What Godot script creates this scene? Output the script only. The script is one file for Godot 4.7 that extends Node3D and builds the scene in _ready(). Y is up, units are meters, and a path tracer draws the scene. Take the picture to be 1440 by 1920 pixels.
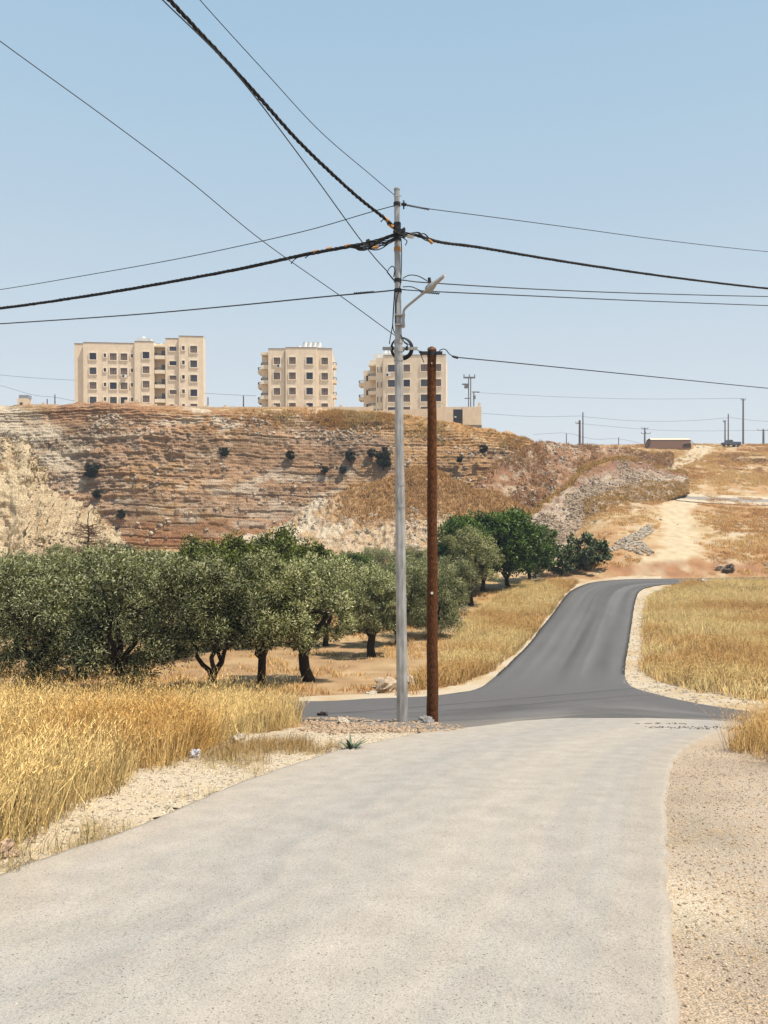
extends Node3D
# A dusty road junction below a quarry cliff: metal pole, wooden pole, olive grove, flats on the hill.

const F := 1450.0                      # focal length of the lens, for a picture 1440 x 1920
const EYE := Vector3(0, 1.5, 0)
const RAD := PI / 180.0

var rng := RandomNumberGenerator.new()
var n1 := FastNoiseLite.new()
var n2 := FastNoiseLite.new()
var cam: Camera3D
var look: Basis
var used := {}
var M := {}
var last_sheet := PackedVector3Array()
var sheet_nu := 0
var sheet_nv := 0

func _ready() -> void:
	# ---- camera
	cam = Camera3D.new()
	cam.name = "camera"
	cam.fov = rad_to_deg(2 * atan(960.0 / F))
	cam.far = 6000
	cam.near = 0.1
	cam.position = EYE
	cam.rotation.x = -atan(20.0 / F)
	add_child(cam)
	look = cam.basis
	# ---- sky, exposure
	var sky := ProceduralSkyMaterial.new()
	sky.sky_top_color = Color(0.495, 0.628, 0.728)
	sky.sky_horizon_color = Color(0.785, 0.795, 0.798)
	sky.sky_curve = 0.24
	sky.ground_bottom_color = Color(0.55, 0.46, 0.36)
	sky.ground_horizon_color = Color(0.85, 0.87, 0.89)
	sky.sun_angle_max = 4.0
	sky.energy_multiplier = 1.0
	var env := Environment.new()
	env.background_mode = Environment.BG_SKY
	env.sky = Sky.new()
	env.sky.sky_material = sky
	env.tonemap_mode = Environment.TONE_MAPPER_LINEAR
	env.tonemap_exposure = 1.45
	env.fog_enabled = true
	env.fog_density = 0.0004
	env.fog_light_color = Color(0.80, 0.85, 0.92)
	env.sdfgi_enabled = true
	env.ssao_enabled = true
	env.ssil_enabled = true
	var we := WorldEnvironment.new()
	we.name = "world"
	we.environment = env
	add_child(we)
	# ---- sun: high, from the right
	var sun := DirectionalLight3D.new()
	sun.name = "sun"
	sun.light_energy = 1.5
	sun.light_color = Color(1.0, 0.955, 0.88)
	sun.light_angular_distance = 0.5
	sun.shadow_enabled = true
	sun.basis = Basis.looking_at(-Vector3(0.37, 0.91, 0.15).normalized(), Vector3(0, 0, 1))
	add_child(sun)

	rng.seed = 7
	n1.seed = 3; n1.frequency = 0.12; n1.fractal_octaves = 4
	n2.seed = 11; n2.frequency = 0.9; n2.fractal_octaves = 3
	make_tables()
	make_materials()
	build_setting()
	build_buildings()
	build_metal_pole()
	build_wooden_pole()
	build_wires()
	build_far_poles()
	build_tent_and_car()
	build_trees()
	build_small()
	build_grass()

func hash2(a: float, b: float) -> float:
	return fposmod(sin(a * 12.9898 + b * 78.233) * 43758.5453, 1.0)

func flat2(pts: Array, n: int) -> PackedVector2Array:
	var o := PackedVector2Array()
	for p in smooth3(pts, n): o.append(Vector2(p.x, p.z))
	return o

func build_setting() -> void:
	# ---- roads, from points on the ground
	var old_l := [Vector3(-6.5, 0, 7), Vector3(-4.6, 0, 0), G(-260, 1800)] + on_ground([[0, 1652], [130, 1602], [300, 1540], [450, 1474], [600, 1422], [720, 1392], [800, 1376], [845, 1366], [880, 1350]])
	var old_r := [Vector3(-0.6, 0, 7), Vector3(0.15, 0, -0.3), G(1258, 1920)] + on_ground([[1253, 1740], [1249, 1640], [1246, 1550], [1250, 1475], [1264, 1425], [1297, 1398], [1345, 1376], [1390, 1362], [1420, 1348]])
	var near_edge := on_ground([[-900, 1345], [-300, 1340], [100, 1338], [300, 1340], [450, 1346], [560, 1353], [700, 1363], [800, 1370], [860, 1369], [930, 1361], [1000, 1353], [1100, 1347], [1250, 1350], [1390, 1357], [1520, 1366], [2000, 1385]])
	var far_edge := on_ground([[-900, 1295], [-300, 1305], [100, 1312], [300, 1314], [450, 1317], [600, 1317], [700, 1312], [800, 1308], [880, 1298], [960, 1290], [1060, 1286], [1165, 1286], [1205, 1297], [1300, 1320], [1420, 1338], [1900, 1372]])
	var up_l := on_ground([[840, 1306], [880, 1298], [908, 1287], [950, 1250], [985, 1216], [1020, 1172], [1055, 1125], [1075, 1106], [1110, 1093], [1165, 1087.5], [1240, 1086], [1330, 1084.5], [1480, 1082]])
	var up_r := on_ground([[1215, 1300], [1184, 1290], [1172, 1272], [1172, 1248], [1180, 1200], [1187, 1150], [1193, 1122], [1201, 1108], [1222, 1100], [1256, 1096.5], [1300, 1095], [1350, 1093.5], [1490, 1092]])
	var c1 := []
	for i in old_l.size(): c1.append((old_l[i] + old_r[i]) / 2)
	var c2 := []
	for i in near_edge.size(): c2.append((near_edge[i] + far_edge[i]) / 2)
	var c3 := []
	for i in up_l.size(): c3.append((up_l[i] + up_r[i]) / 2)
	ROADS = [[flat2(c1, 16), 3.3], [flat2(c2, 24), 3.6], [flat2(c3, 20), 3.9]]
	PATHS = [[flat2(on_ground([[1225, 1078], [1262, 1050], [1278, 1005], [1266, 968], [1283, 938]]), 8), 1.9], [flat2(on_ground([[1283, 938], [1256, 905], [1238, 884], [1270, 868], [1305, 852], [1318, 838]]), 8), 3.0]]
	build_ground()
	var old_color := func(p: Vector3, t: float, _s: float) -> Color:
		var a := 0.55 * n1.get_noise_2d(t * 90.0, _s * 3.5) + 0.45 * n1.get_noise_2d(t * 260.0, _s * 9.0)
		var b := sin(t * 11.0 + 0.6 + 0.9 * n1.get_noise_2d(_s * 9.0, t * 4.0))
		var q := Color(0.385, 0.37, 0.352).lerp(Color(0.47, 0.43, 0.385), clampf(0.5 + a * 0.65 + b * 0.3, 0, 1))
		var stain := Vector2((p.x + 2.35) / 0.55, (p.z + 5.15) / 0.5).length() + 0.5 * n1.get_noise_2d(p.x * 6, p.z * 6)
		q = q.lerp(Color(0.36, 0.33, 0.29), 0.55 * smoothstep(1.0, 0.8, stain))
		q = q.lerp(Color(0.46, 0.40, 0.335), 0.5 * smoothstep(0.12, 0.03, minf(t, 1 - t)))
		return q * (1.0 + 0.14 * n1.get_noise_2d(p.x * 25, p.z * 25))
	var black := func(p: Vector3, t: float, s: float) -> Color:
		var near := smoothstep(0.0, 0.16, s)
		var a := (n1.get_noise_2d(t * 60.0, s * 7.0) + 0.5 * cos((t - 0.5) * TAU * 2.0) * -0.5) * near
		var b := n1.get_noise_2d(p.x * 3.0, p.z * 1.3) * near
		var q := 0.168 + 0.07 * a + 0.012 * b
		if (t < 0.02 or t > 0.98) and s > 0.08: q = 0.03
		return Color(q, q, q * 1.04)
	var dusty := func(p: Vector3, t: float, s: float) -> Color:
		var a := n1.get_noise_2d(s * 40.0, t * 22.0)
		var b := n1.get_noise_2d(p.x * 0.8, p.z * 3.0)
		var q := 0.168 + (0.09 * a + 0.03 * b) * smoothstep(0.75, 0.45, t)
		return Color(q, q * 0.98, q * 1.01).lerp(Color(0.36, 0.32, 0.28), clampf(0.45 * smoothstep(0.35, 0.0, t) * smoothstep(0.35, 0.5, s) * (0.6 + a * 2), 0, 0.5))
	var chalk := func(p: Vector3, t: float, _s: float) -> Color:
		var a := n1.get_noise_2d(p.x * 3.0, p.z * 3.0)
		var b := n1.get_noise_2d(p.x * 11.0, p.z * 11.0)
		return Color(0.61, 0.52, 0.40).lerp(Color(0.54, 0.40, 0.24), clampf(0.2 + a * 1.5 + b * 0.6, 0, 1))
	struct("old_road", strip(old_l, old_r, 420, 110, 0.03, old_color, 0.035, 0.05), M.road)
	struct("asphalt_road", strip(near_edge, far_edge, 300, 24, 0.036, dusty, 0.05, 0.06), M.asphalt)
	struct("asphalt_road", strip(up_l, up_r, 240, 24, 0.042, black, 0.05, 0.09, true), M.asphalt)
	struct("gravel_verge", strip(on_ground([[560, 1308], [700, 1301], [790, 1297], [850, 1287], [902, 1272], [958, 1230], [998, 1192], [1038, 1142], [1062, 1110], [1085, 1094], [1150, 1082], [1240, 1080]]), on_ground([[560, 1322], [700, 1318], [790, 1313], [885, 1301], [915, 1287], [958, 1248], [992, 1214], [1026, 1172], [1060, 1124], [1085, 1104], [1150, 1092], [1240, 1088]]), 160, 8, 0.016, chalk, 0.5), M.soil)
	struct("gravel_verge", strip(on_ground([[1560, 1350], [1420, 1342], [1300, 1322], [1205, 1300], [1166, 1282], [1168, 1248], [1176, 1200], [1184, 1150], [1191, 1120], [1204, 1106], [1256, 1095]]), on_ground([[1560, 1326], [1440, 1318], [1330, 1301], [1245, 1282], [1212, 1262], [1203, 1230], [1203, 1195], [1206, 1150], [1212, 1124], [1222, 1112], [1262, 1101]]), 160, 8, 0.018, chalk, 0.45), M.soil)
	struct("gravel_verge", strip([G(-200, 1700)] + on_ground([[0, 1590], [140, 1502], [285, 1438], [395, 1392], [460, 1378], [560, 1366], [700, 1354], [800, 1352], [900, 1352]]), [G(-200, 1780)] + on_ground([[0, 1662], [150, 1602], [300, 1546], [450, 1480], [560, 1440], [640, 1415], [740, 1392], [820, 1376], [900, 1358]]), 160, 14, 0.014, chalk, 0.35), M.soil)
	var side := func(p: Vector3, t: float, _s: float) -> Color: return Color(0.36, 0.33, 0.31) * (1 + 0.3 * n1.get_noise_2d(p.x, p.z)) if t > 0.25 and t < 0.75 else PALE
	struct("side_road", strip(on_ground([[1268, 938], [1340, 944], [1440, 948], [1600, 954]]), on_ground([[1268, 926], [1340, 928], [1440, 932], [1600, 937]]), 60, 8, 0.05, side, 0.3), M.soil)

	# ---- quarry cliff
	var strata := func(v: Vector3, n: Vector3, u: float, w: float) -> Vector3:
		var warp := n1.get_noise_2d(v.x * 0.10, 7.0) * 1.0 + 0.45 * n1.get_noise_2d(v.x * 0.5, v.y * 0.3)
		var k := (v.y + warp + v.x * 0.006) / 1.15
		var f := k - floorf(k)
		var bed := -0.3 * smoothstep(0.16, 0.05, f) * clampf(0.25 + 2.5 * n1.get_noise_2d(v.x * 0.3, floorf(k) * 11.0), 0, 1)
		var layer := n1.get_noise_2d(floorf(k) * 37.0, v.x * 0.12)
		var k2 := (v.y + warp * 0.7) / 0.47
		var f2 := k2 - floorf(k2)
		var kk := floorf(k)
		var wide := 1.2 + 2.6 * hash2(kk, 3.0)
		var slab := floorf(v.x / wide + hash2(kk, 9.0) * 7.0 + 0.25 * n1.get_noise_2d(v.x * 2, v.y * 2))
		var block := 0.55 * (hash2(kk, slab) - 0.5)
		var kf := floorf(k2)
		block += 0.22 * (hash2(kf, floorf(v.x / 0.8 + hash2(kf, 1.0) * 5.0)) - 0.5)
		var big := bed + block + 0.25 * (0.5 - f) * (0.4 + 1.6 * layer) + 0.35 * layer
		var small := 0.14 * (0.5 - f2) + 0.35 * n1.get_noise_2d(v.x * 1.1, v.y * 2.2) + 0.25 * n1.get_noise_2d(v.x * 4.0, v.y * 6.0)
		var crack := -0.7 * maxf(0.0, n1.get_noise_2d(v.x * 1.6 + 70, v.y * 0.22) - 0.28)
		var rugged := clampf(0.25 + 2.0 * n1.get_noise_2d(v.x * 0.14 + 33, v.y * 0.3) + 0.6 * smoothstep(0.45, 0.3, w) * smoothstep(0.3, 0.45, u), 0.2, 1.1)
		big = bed + (big - bed) * rugged
		small *= 0.5 + 0.5 * rugged
		var amp := smoothstep(0.0, 0.08, w) * (1.0 - smoothstep(0.72, 0.86, w))
		var soft := 0.8 * n1.get_noise_2d(v.x * 0.8, v.z + v.y * 0.8) + 0.4 * n1.get_noise_2d(v.x * 3, v.y * 3)
		return n * ((big + small * (0.6 + 0.8 * smoothstep(0.2, 0.5, w)) + crack) * amp + soft * (1 - amp) * (1.0 - smoothstep(0.86, 0.98, w) * 0.6))
	var strata_color := func(v: Vector3, u: float, w: float) -> Color:
		var warp := n1.get_noise_2d(v.x * 0.10, 7.0) * 1.0
		var k := (v.y + warp + v.x * 0.006) / 1.15
		var layer := n1.get_noise_2d(floorf(k) * 53.0, v.x * 0.08 + 9)
		var kf := floorf((v.y + warp * 0.7) / 0.47)
		var chip := hash2(kf, floorf(v.x / 0.8 + hash2(kf, 1.0) * 5.0)) - 0.5
		var a := n1.get_noise_2d(v.x * 0.9, v.y * 2.4)
		var b := n1.get_noise_2d(v.x * 0.22 + 20, v.y * 0.35)
		var c := Color(0.50, 0.305, 0.18).lerp(Color(0.42, 0.285, 0.19), clampf(0.5 + layer * 2.2, 0, 1))
		c = c.lerp(Color(0.56, 0.33, 0.15), clampf(b * 2.2 + a * 0.8, 0, 0.8))
		c *= 1.0 + 0.3 * chip
		c *= lerpf(1.2, 0.95, smoothstep(0.28, 0.5, w + b * 0.25)) * (1.0 + 0.5 * n1.get_noise_2d(v.x * 0.35 + 5, v.y * 0.5))
		var fr := k - floorf(k)
		c = c.lerp(Color(0.24, 0.16, 0.11), 0.4 * smoothstep(0.14, 0.06, fr) * clampf(0.2 + 2.5 * n1.get_noise_2d(v.x * 0.3, floorf(k) * 11.0), 0, 1))
		c = c.lerp(Color(0.30, 0.22, 0.17), clampf(-layer * 1.3 + a * 1.2 - 0.2, 0, 0.6))
		var fine := n1.get_noise_2d(v.x * 2.2, v.y * 5.0)
		var pale := clampf(a * 1.5 + fine + layer - 0.6 + 0.8 * smoothstep(0.2, 0.1, absf(w - 0.27)) * smoothstep(0.35, 0.5, u) * smoothstep(0.85, 0.7, u), 0, 0.85)
		c = c.lerp(Color(0.74, 0.60, 0.46), pale)
		c = c.lerp(Color(0.50, 0.25, 0.13), (1 - smoothstep(0.08, 0.19, w + a * 0.08)) * 0.9)
		c = c.lerp(Color(0.78, 0.66, 0.50), clampf(smoothstep(0.27, 0.15, u + b * 0.2) * smoothstep(0.3, 0.5, w) * (0.9 + a * 2.0), 0, 0.9))
		var cap := smoothstep(0.57, 0.63, w + b * 0.1 + fine * 0.05)
		var lip := Color(0.50, 0.28, 0.14).lerp(Color(0.74, 0.60, 0.45), clampf(a * 2.0 + fine * 1.2 + 0.1, 0, 1))
		lip = lip.lerp(Color(0.58, 0.33, 0.14), smoothstep(0.5, 0.65, u) * 0.6)
		var mud := smoothstep(0.185, 0.21, u) * smoothstep(0.40, 0.32, u)
		lip = lip.lerp(Color(0.40, 0.215, 0.12).lerp(Color(0.52, 0.31, 0.18), clampf(0.5 + fine * 2, 0, 1)), mud * 0.95)
		return c.lerp(lip, cap * smoothstep(0.16, 0.21, u + a * 0.05))
	sheet("quarry_cliff", [
		[[-250, 1050, 113], [0, 1050, 113], [100, 1050, 113], [210, 1050, 113.5], [330, 1050, 113], [480, 1050, 113], [600, 1050, 113.5], [700, 1050, 113], [800, 1050, 113], [900, 1050, 114], [1000, 1040, 128]],
		[[-250, 960, 115.5], [0, 960, 115.5], [100, 960, 115.5], [210, 960, 115.6], [330, 960, 115], [480, 960, 115.5], [600, 960, 115.8], [700, 960, 115.5], [800, 965, 115.5], [900, 965, 116.5], [1000, 960, 131]],
		[[-250, 880, 118], [0, 880, 118], [100, 880, 118], [210, 880, 117.6], [330, 880, 117.5], [480, 885, 118], [600, 885, 118.3], [700, 890, 118], [800, 895, 118], [900, 900, 119], [1000, 900, 134]],
		[[-250, 795, 121.5], [0, 795, 121.5], [100, 792, 121.5], [210, 792, 120.6], [330, 797, 121], [480, 800, 121.3], [600, 806, 121.5], [700, 818, 121.3], [800, 832, 121.3], [900, 842, 122], [1000, 852, 138]],
		[[-250, 758, 125], [0, 763, 125], [100, 760, 124.5], [210, 757, 123.5], [330, 766, 125], [480, 768, 125], [600, 770, 125], [700, 772, 125], [800, 785, 126], [900, 802, 127], [1000, 826, 143]],
		[[-250, 775, 140], [0, 780, 140], [100, 778, 140], [210, 778, 140], [330, 782, 140], [480, 784, 140], [600, 786, 140], [700, 788, 140], [800, 800, 142], [900, 818, 146], [1000, 845, 158]]], 880, 300, strata, strata_color, M.rock)
	var dry := tuft(5, 14, 0.22, 0.45, 0.018, 0.0)
	M.dry_tuft = dry
	var amber := func(p: Vector3) -> Color: return Color(0.56, 0.31, 0.12).lerp(Color(0.60, 0.42, 0.20), clampf(0.5 + n1.get_noise_2d(p.x, p.z) * 2, 0, 1))
	scatter_on("dry_brush", "amber dry brush covering the top edge of the quarry cliff", "dry grass", dry, M.grass, 5500, Vector2(0.7, 1.6), amber, func(_p, u, w): return smoothstep(0.58, 0.66, w) * (1 - smoothstep(0.77, 0.79, w)) * smoothstep(0.45, 0.66, u) * clampf(0.55 + n1.get_noise_2d(_p.x * 0.7, _p.y) * 3, 0.08, 1), 0.05)
	var rocks := [ball(1, Vector3(0.5, 0.36, 0.42), 0.5, 5, 7), ball(2, Vector3(0.5, 0.3, 0.5), 0.6, 5, 7)]
	var bone := func(p: Vector3) -> Color: return Color(0.70, 0.57, 0.44) * rng.randf_range(0.65, 1.12)
	scatter_on("ledge_stones", "pale broken stones along the ledges of the quarry cliff", "stones", rocks[0], M.stone, 1100, Vector2(0.2, 0.75), bone, func(p, u, w): return (0.25 + 1.0 * smoothstep(0.1, 0.0, absf(w - 0.60))) * (1 if w < 0.66 else 0) * clampf(0.3 + 3 * n1.get_noise_2d(p.x * 0.5, p.y * 2), 0, 1), 0.15, true)

	# ---- pale spur at the left
	var lumps := func(v: Vector3, n: Vector3, u: float, w: float) -> Vector3:
		var g := n1.get_noise_2d(u * 150.0 + 6.0 * n1.get_noise_2d(v.x, v.y), w * 9.0)
		var a := 1.1 * g + 1.3 * n1.get_noise_3d(v.x * 0.8, v.y * 0.8, v.z * 0.8) + 0.7 * absf(n1.get_noise_3d(v.x * 3.2, v.y * 3.0, v.z * 3.2)) + 0.35 * n1.get_noise_3d(v.x * 9, v.y * 9, v.z * 9)
		return n * a * smoothstep(0.0, 0.1, w)
	var pale_color := func(v: Vector3, u: float, w: float) -> Color:
		var g := n1.get_noise_2d(u * 150.0 + 6.0 * n1.get_noise_2d(v.x, v.y), w * 9.0)
		var a := n1.get_noise_3d(v.x * 1.1, v.y * 1.1, v.z)
		var f := n1.get_noise_3d(v.x * 5, v.y * 5, v.z * 5)
		var b := n1.get_noise_3d(v.x * 0.35, v.y * 0.35, v.z * 0.35 + 40)
		var c := Color(0.69, 0.55, 0.37).lerp(Color(0.56, 0.38, 0.21), clampf(b * 2.0 + a + f * 1.2 - g, 0, 1))
		return c.lerp(Color(0.48, 0.28, 0.13), clampf(a * 2.2 - 0.3 + b * 0.8 + f - g * 0.6, 0, 0.85))
	sheet("pale_rock_slope", [
		[[-300, 1060, 80], [0, 1060, 80], [60, 1060, 83], [110, 1060, 87], [170, 1062, 92], [235, 1064, 98]],
		[[-300, 930, 85], [0, 928, 85], [60, 950, 88], [110, 978, 91], [170, 1000, 96], [235, 1025, 101]],
		[[-300, 790, 90], [0, 828, 90], [60, 874, 93], [110, 928, 96], [170, 962, 100], [235, 1005, 103]],
		[[-300, 830, 98], [0, 860, 98], [60, 905, 100], [110, 955, 102], [170, 985, 104], [235, 1030, 106]]], 330, 200, lumps, pale_color, M.rock)
	scatter_on("dry_brush", "tufts of dry brush dotted over the pale rock slope at the left", "dry grass", dry, M.grass, 260, Vector2(1.0, 2.2), func(_p): return Color(0.40, 0.30, 0.14), func(p, _u, _w): return clampf(n1.get_noise_2d(p.x * 1.3, p.y * 1.3) * 4 - 0.4, 0, 1), 0.05)

	scatter_on("slope_stones", "broken pale stones lying on the pale rock slope at the left", "stones", rocks[0], M.stone, 1300, Vector2(0.12, 0.55), func(_p): return Color(0.74, 0.61, 0.44) * rng.randf_range(0.7, 1.1), func(p, _u, w): return clampf(0.3 + n1.get_noise_2d(p.x, p.y) * 3, 0.05, 1) * (1.0 - 0.7 * w), 0.1, true)

	# ---- orange mound before the cliff
	var soft := func(v: Vector3, n: Vector3, _u: float, w: float) -> Vector3:
		var k := v.y / 0.9 + n1.get_noise_2d(v.x * 0.4, v.z) * 2
		var shelf := (0.5 - (k - floorf(k))) * 0.25 * (1 - smoothstep(0.28, 0.42, w))
		return n * (shelf + 0.8 * n1.get_noise_2d(v.x * 0.9, v.z + v.y) + 0.5 * n1.get_noise_2d(v.x * 3, v.z * 3 + v.y * 3) + 0.3 * n1.get_noise_2d(v.x * 9, v.y * 9)) * smoothstep(0.0, 0.1, w)
	var mound_color := func(v: Vector3, u: float, w: float) -> Color:
		var a := n1.get_noise_2d(v.x * 1.2, v.y * 2.0)
		var b := n1.get_noise_2d(v.x * 3, v.y * 3 + 9)
		var c := Color(0.60, 0.38, 0.19).lerp(Color(0.52, 0.30, 0.15), clampf(0.5 + a * 2, 0, 1)).lerp(Color(0.62, 0.42, 0.22), clampf(b * 2, 0, 0.6))
		var p := clampf(smoothstep(0.42, 0.30, w + a * 0.3 + b * 0.1) * (0.75 + b) + smoothstep(0.38, 0.22, u + a * 0.1) * smoothstep(0.2, 0.4, w), 0, 1)
		c = c.lerp(Color(0.74, 0.62, 0.47).lerp(Color(0.56, 0.38, 0.22), clampf(b * 2.4 + 0.1, 0, 1)), p)
		return c.lerp(Color(0.45, 0.20, 0.11), clampf(smoothstep(0.24, 0.16, u) * smoothstep(0.7, 0.9, w + a * 0.3), 0, 0.8))
	sheet("orange_mound", [
		[[400, 1066, 92], [520, 1066, 92], [600, 1066, 92], [680, 1066, 92], [750, 1066, 92], [800, 1066, 92], [860, 1066, 92], [930, 1066, 92], [1010, 1066, 92]],
		[[400, 1050, 98], [520, 1024, 98], [600, 1012, 98], [680, 1006, 98], [750, 1002, 98], [800, 1000, 98], [860, 1000, 98], [930, 1006, 98], [1010, 1022, 98]],
		[[400, 1036, 103], [520, 1002, 103], [600, 975, 103], [680, 956, 103], [750, 946, 103], [800, 940, 103], [860, 946, 103], [930, 962, 103], [1010, 990, 103]],
		[[400, 1030, 107], [520, 985, 107], [600, 942, 107], [680, 911, 107], [750, 892, 107], [800, 880, 107], [860, 901, 107], [930, 930, 107], [1010, 965, 107]],
		[[400, 1050, 111], [520, 1020, 111], [600, 985, 111], [680, 950, 111], [750, 930, 111], [800, 920, 111], [860, 940, 111], [930, 960, 111], [1010, 1000, 111]]], 300, 150, soft, mound_color, M.rock)
	scatter_on("dry_brush", "orange dry brush covering the mound in front of the cliff", "dry grass", dry, M.grass, 5000, Vector2(0.7, 1.7), func(p): return Color(0.64, 0.40, 0.19).lerp(Color(0.54, 0.30, 0.14), rng.randf()), func(_p, u, w): return smoothstep(0.30, 0.46, w) * smoothstep(0.24, 0.38, u) * (1 if w < 0.8 else 0), 0.05)
	scatter_on("bank_stones", "pale stones on the lower flank of the orange mound", "stones", ball(41, Vector3(0.5, 0.36, 0.42), 0.5, 5, 7), M.stone, 900, Vector2(0.2, 0.7), func(_p): return Color(0.74, 0.62, 0.48) * rng.randf_range(0.7, 1.1), func(p, u, w): return (1 if w < 0.45 or u < 0.3 else 0) * clampf(0.3 + n1.get_noise_2d(p.x, p.y * 2) * 3, 0, 1), 0.12, true)

	# ---- brown bank behind, and the rubble spur before it
	var rubble := func(v: Vector3, n: Vector3, _u: float, w: float) -> Vector3:
		return n * (1.0 * n1.get_noise_3d(v.x * 0.6, v.y * 0.6, v.z * 0.6) + 0.6 * n1.get_noise_3d(v.x * 2.6, v.y * 2.6, v.z * 2.6) + 0.3 * n1.get_noise_3d(v.x * 8, v.y * 8, v.z * 8)) * smoothstep(0.0, 0.1, w)
	var brown := func(v: Vector3, u: float, w: float) -> Color:
		var a := n1.get_noise_3d(v.x * 0.8, v.y * 0.8, v.z * 0.8)
		var b := n1.get_noise_3d(v.x * 3, v.y * 3, v.z * 3)
		return Color(0.42, 0.23, 0.13).lerp(Color(0.34, 0.19, 0.12), clampf(0.5 + a * 2, 0, 1)).lerp(Color(0.64, 0.50, 0.36), clampf(b * 2.2 + a * 0.6 - 0.15 + 0.5 * smoothstep(0.35, 0.2, u) * smoothstep(0.5, 0.3, w), 0, 0.9))
	sheet("brown_bank", [
		[[850, 1010, 108], [930, 1005, 112], [1000, 1000, 116], [1060, 980, 120], [1120, 935, 126], [1180, 900, 134], [1260, 885, 142]],
		[[850, 945, 114], [930, 922, 118], [1000, 900, 123], [1060, 892, 128], [1120, 882, 133], [1180, 870, 140], [1260, 864, 150]],
		[[850, 905, 120], [930, 868, 124], [1000, 832, 132], [1060, 834, 140], [1120, 838, 146], [1180, 845, 152], [1260, 852, 160]],
		[[850, 935, 126], [930, 890, 134], [1000, 852, 146], [1060, 848, 154], [1120, 852, 160], [1180, 858, 166], [1260, 866, 172]]], 260, 150, rubble, brown, M.rock)
	scatter_on("dry_brush", "rusty brown brush on the bank above the gully", "dry grass", dry, M.grass, 4200, Vector2(0.9, 2.0), func(p): return Color(0.36, 0.19, 0.10).lerp(Color(0.50, 0.30, 0.14), rng.randf()), func(p, u, w): return clampf(0.4 + n1.get_noise_2d(p.x * 0.6, p.y) * 3, 0.05, 1) * (1 if w < 0.72 else 0.3), 0.05)
	scatter_on("bank_stones", "pale stones strewn over the brown bank", "stones", rocks[1], M.stone, 1300, Vector2(0.2, 0.7), bone, func(p, _u, w): return clampf(0.25 + n1.get_noise_2d(p.x, p.y) * 3, 0, 1) * (1 if w < 0.7 else 0), 0.15, true)
	var grey := func(v: Vector3, u: float, w: float) -> Color:
		var a := n1.get_noise_3d(v.x * 0.7, v.y * 0.7, v.z * 0.7)
		var b := n1.get_noise_3d(v.x * 3, v.y * 3, v.z * 3)
		var c := Color(0.56, 0.44, 0.34).lerp(Color(0.46, 0.31, 0.23), clampf(0.5 + a * 2 - smoothstep(0.0, 0.3, u) * 0.2, 0, 1)).lerp(Color(0.72, 0.62, 0.50), clampf(b * 2, 0, 0.9))
		c = c.lerp(Color(0.36, 0.18, 0.11), clampf(smoothstep(0.40, 0.56, w) * smoothstep(0.35, 0.5, u + a * 0.3) * smoothstep(0.72, 0.6, w), 0, 0.85))
		return c.lerp(Color(0.58, 0.38, 0.16), smoothstep(0.58, 0.64, w + a * 0.1))
	sheet("rubble_spur", [
		[[985, 1060, 84], [1060, 1022, 93], [1130, 985, 101], [1200, 955, 108], [1290, 925, 115]],
		[[985, 1015, 95], [1055, 962, 105], [1120, 918, 115], [1190, 900, 121], [1290, 905, 125]],
		[[978, 977, 104], [1050, 917, 115], [1115, 873, 126], [1180, 860, 135], [1290, 886, 136]],
		[[990, 1002, 110], [1065, 945, 122], [1130, 897, 133], [1195, 877, 142], [1300, 900, 142]]], 260, 150, rubble, grey, M.rock)
	scatter_on("spur_stones", "grey white rubble tipped down the spur left of the hill path", "stones", rocks[0], M.stone, 5000, Vector2(0.12, 0.5), func(_p): return Color(0.62, 0.48, 0.36) * rng.randf_range(0.65, 1.1), func(p, u, w): return clampf(0.25 + smoothstep(0.4, 0.8, u) * 0.4 + n1.get_noise_2d(p.x * 0.7, p.y * 0.7) * 3, 0.05, 1) * (1 if (w < 0.46 and (u < 0.45 or w > 0.25)) or (u > 0.66 and w < 0.6 and w > 0.25) else 0.04), 0.12, true)
	scatter_on("dry_brush", "straw strip of dry grass on the crest and foot of the rubble spur", "dry grass", dry, M.grass, 5200, Vector2(0.7, 1.6), func(p): return Color(0.60, 0.38, 0.15).lerp(Color(0.50, 0.30, 0.12), rng.randf()), func(p, u, w): return 1.0 if w > 0.58 and w < 0.74 else (0.8 if w < 0.27 and u > 0.38 else 0.03), 0.05)

func plant(proto: Node3D, px: float, d: float, k: float, label: String, group := "", turn := -1.0) -> void:
	var o := proto
	if proto.has_meta("placed"):
		o = copy(proto, label, group)
		o.remove_meta("group") if group == "" and o.has_meta("group") else null
	tag(o, label, "tree", group)
	o.set_meta("placed", true)
	var p := at(px, 1000, d)
	o.position = Vector3(p.x, H(p.x, p.z) - 0.03, p.z)
	o.rotation.y = turn if turn >= 0 else rng.randf() * TAU
	o.scale = Vector3.ONE * k

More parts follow.
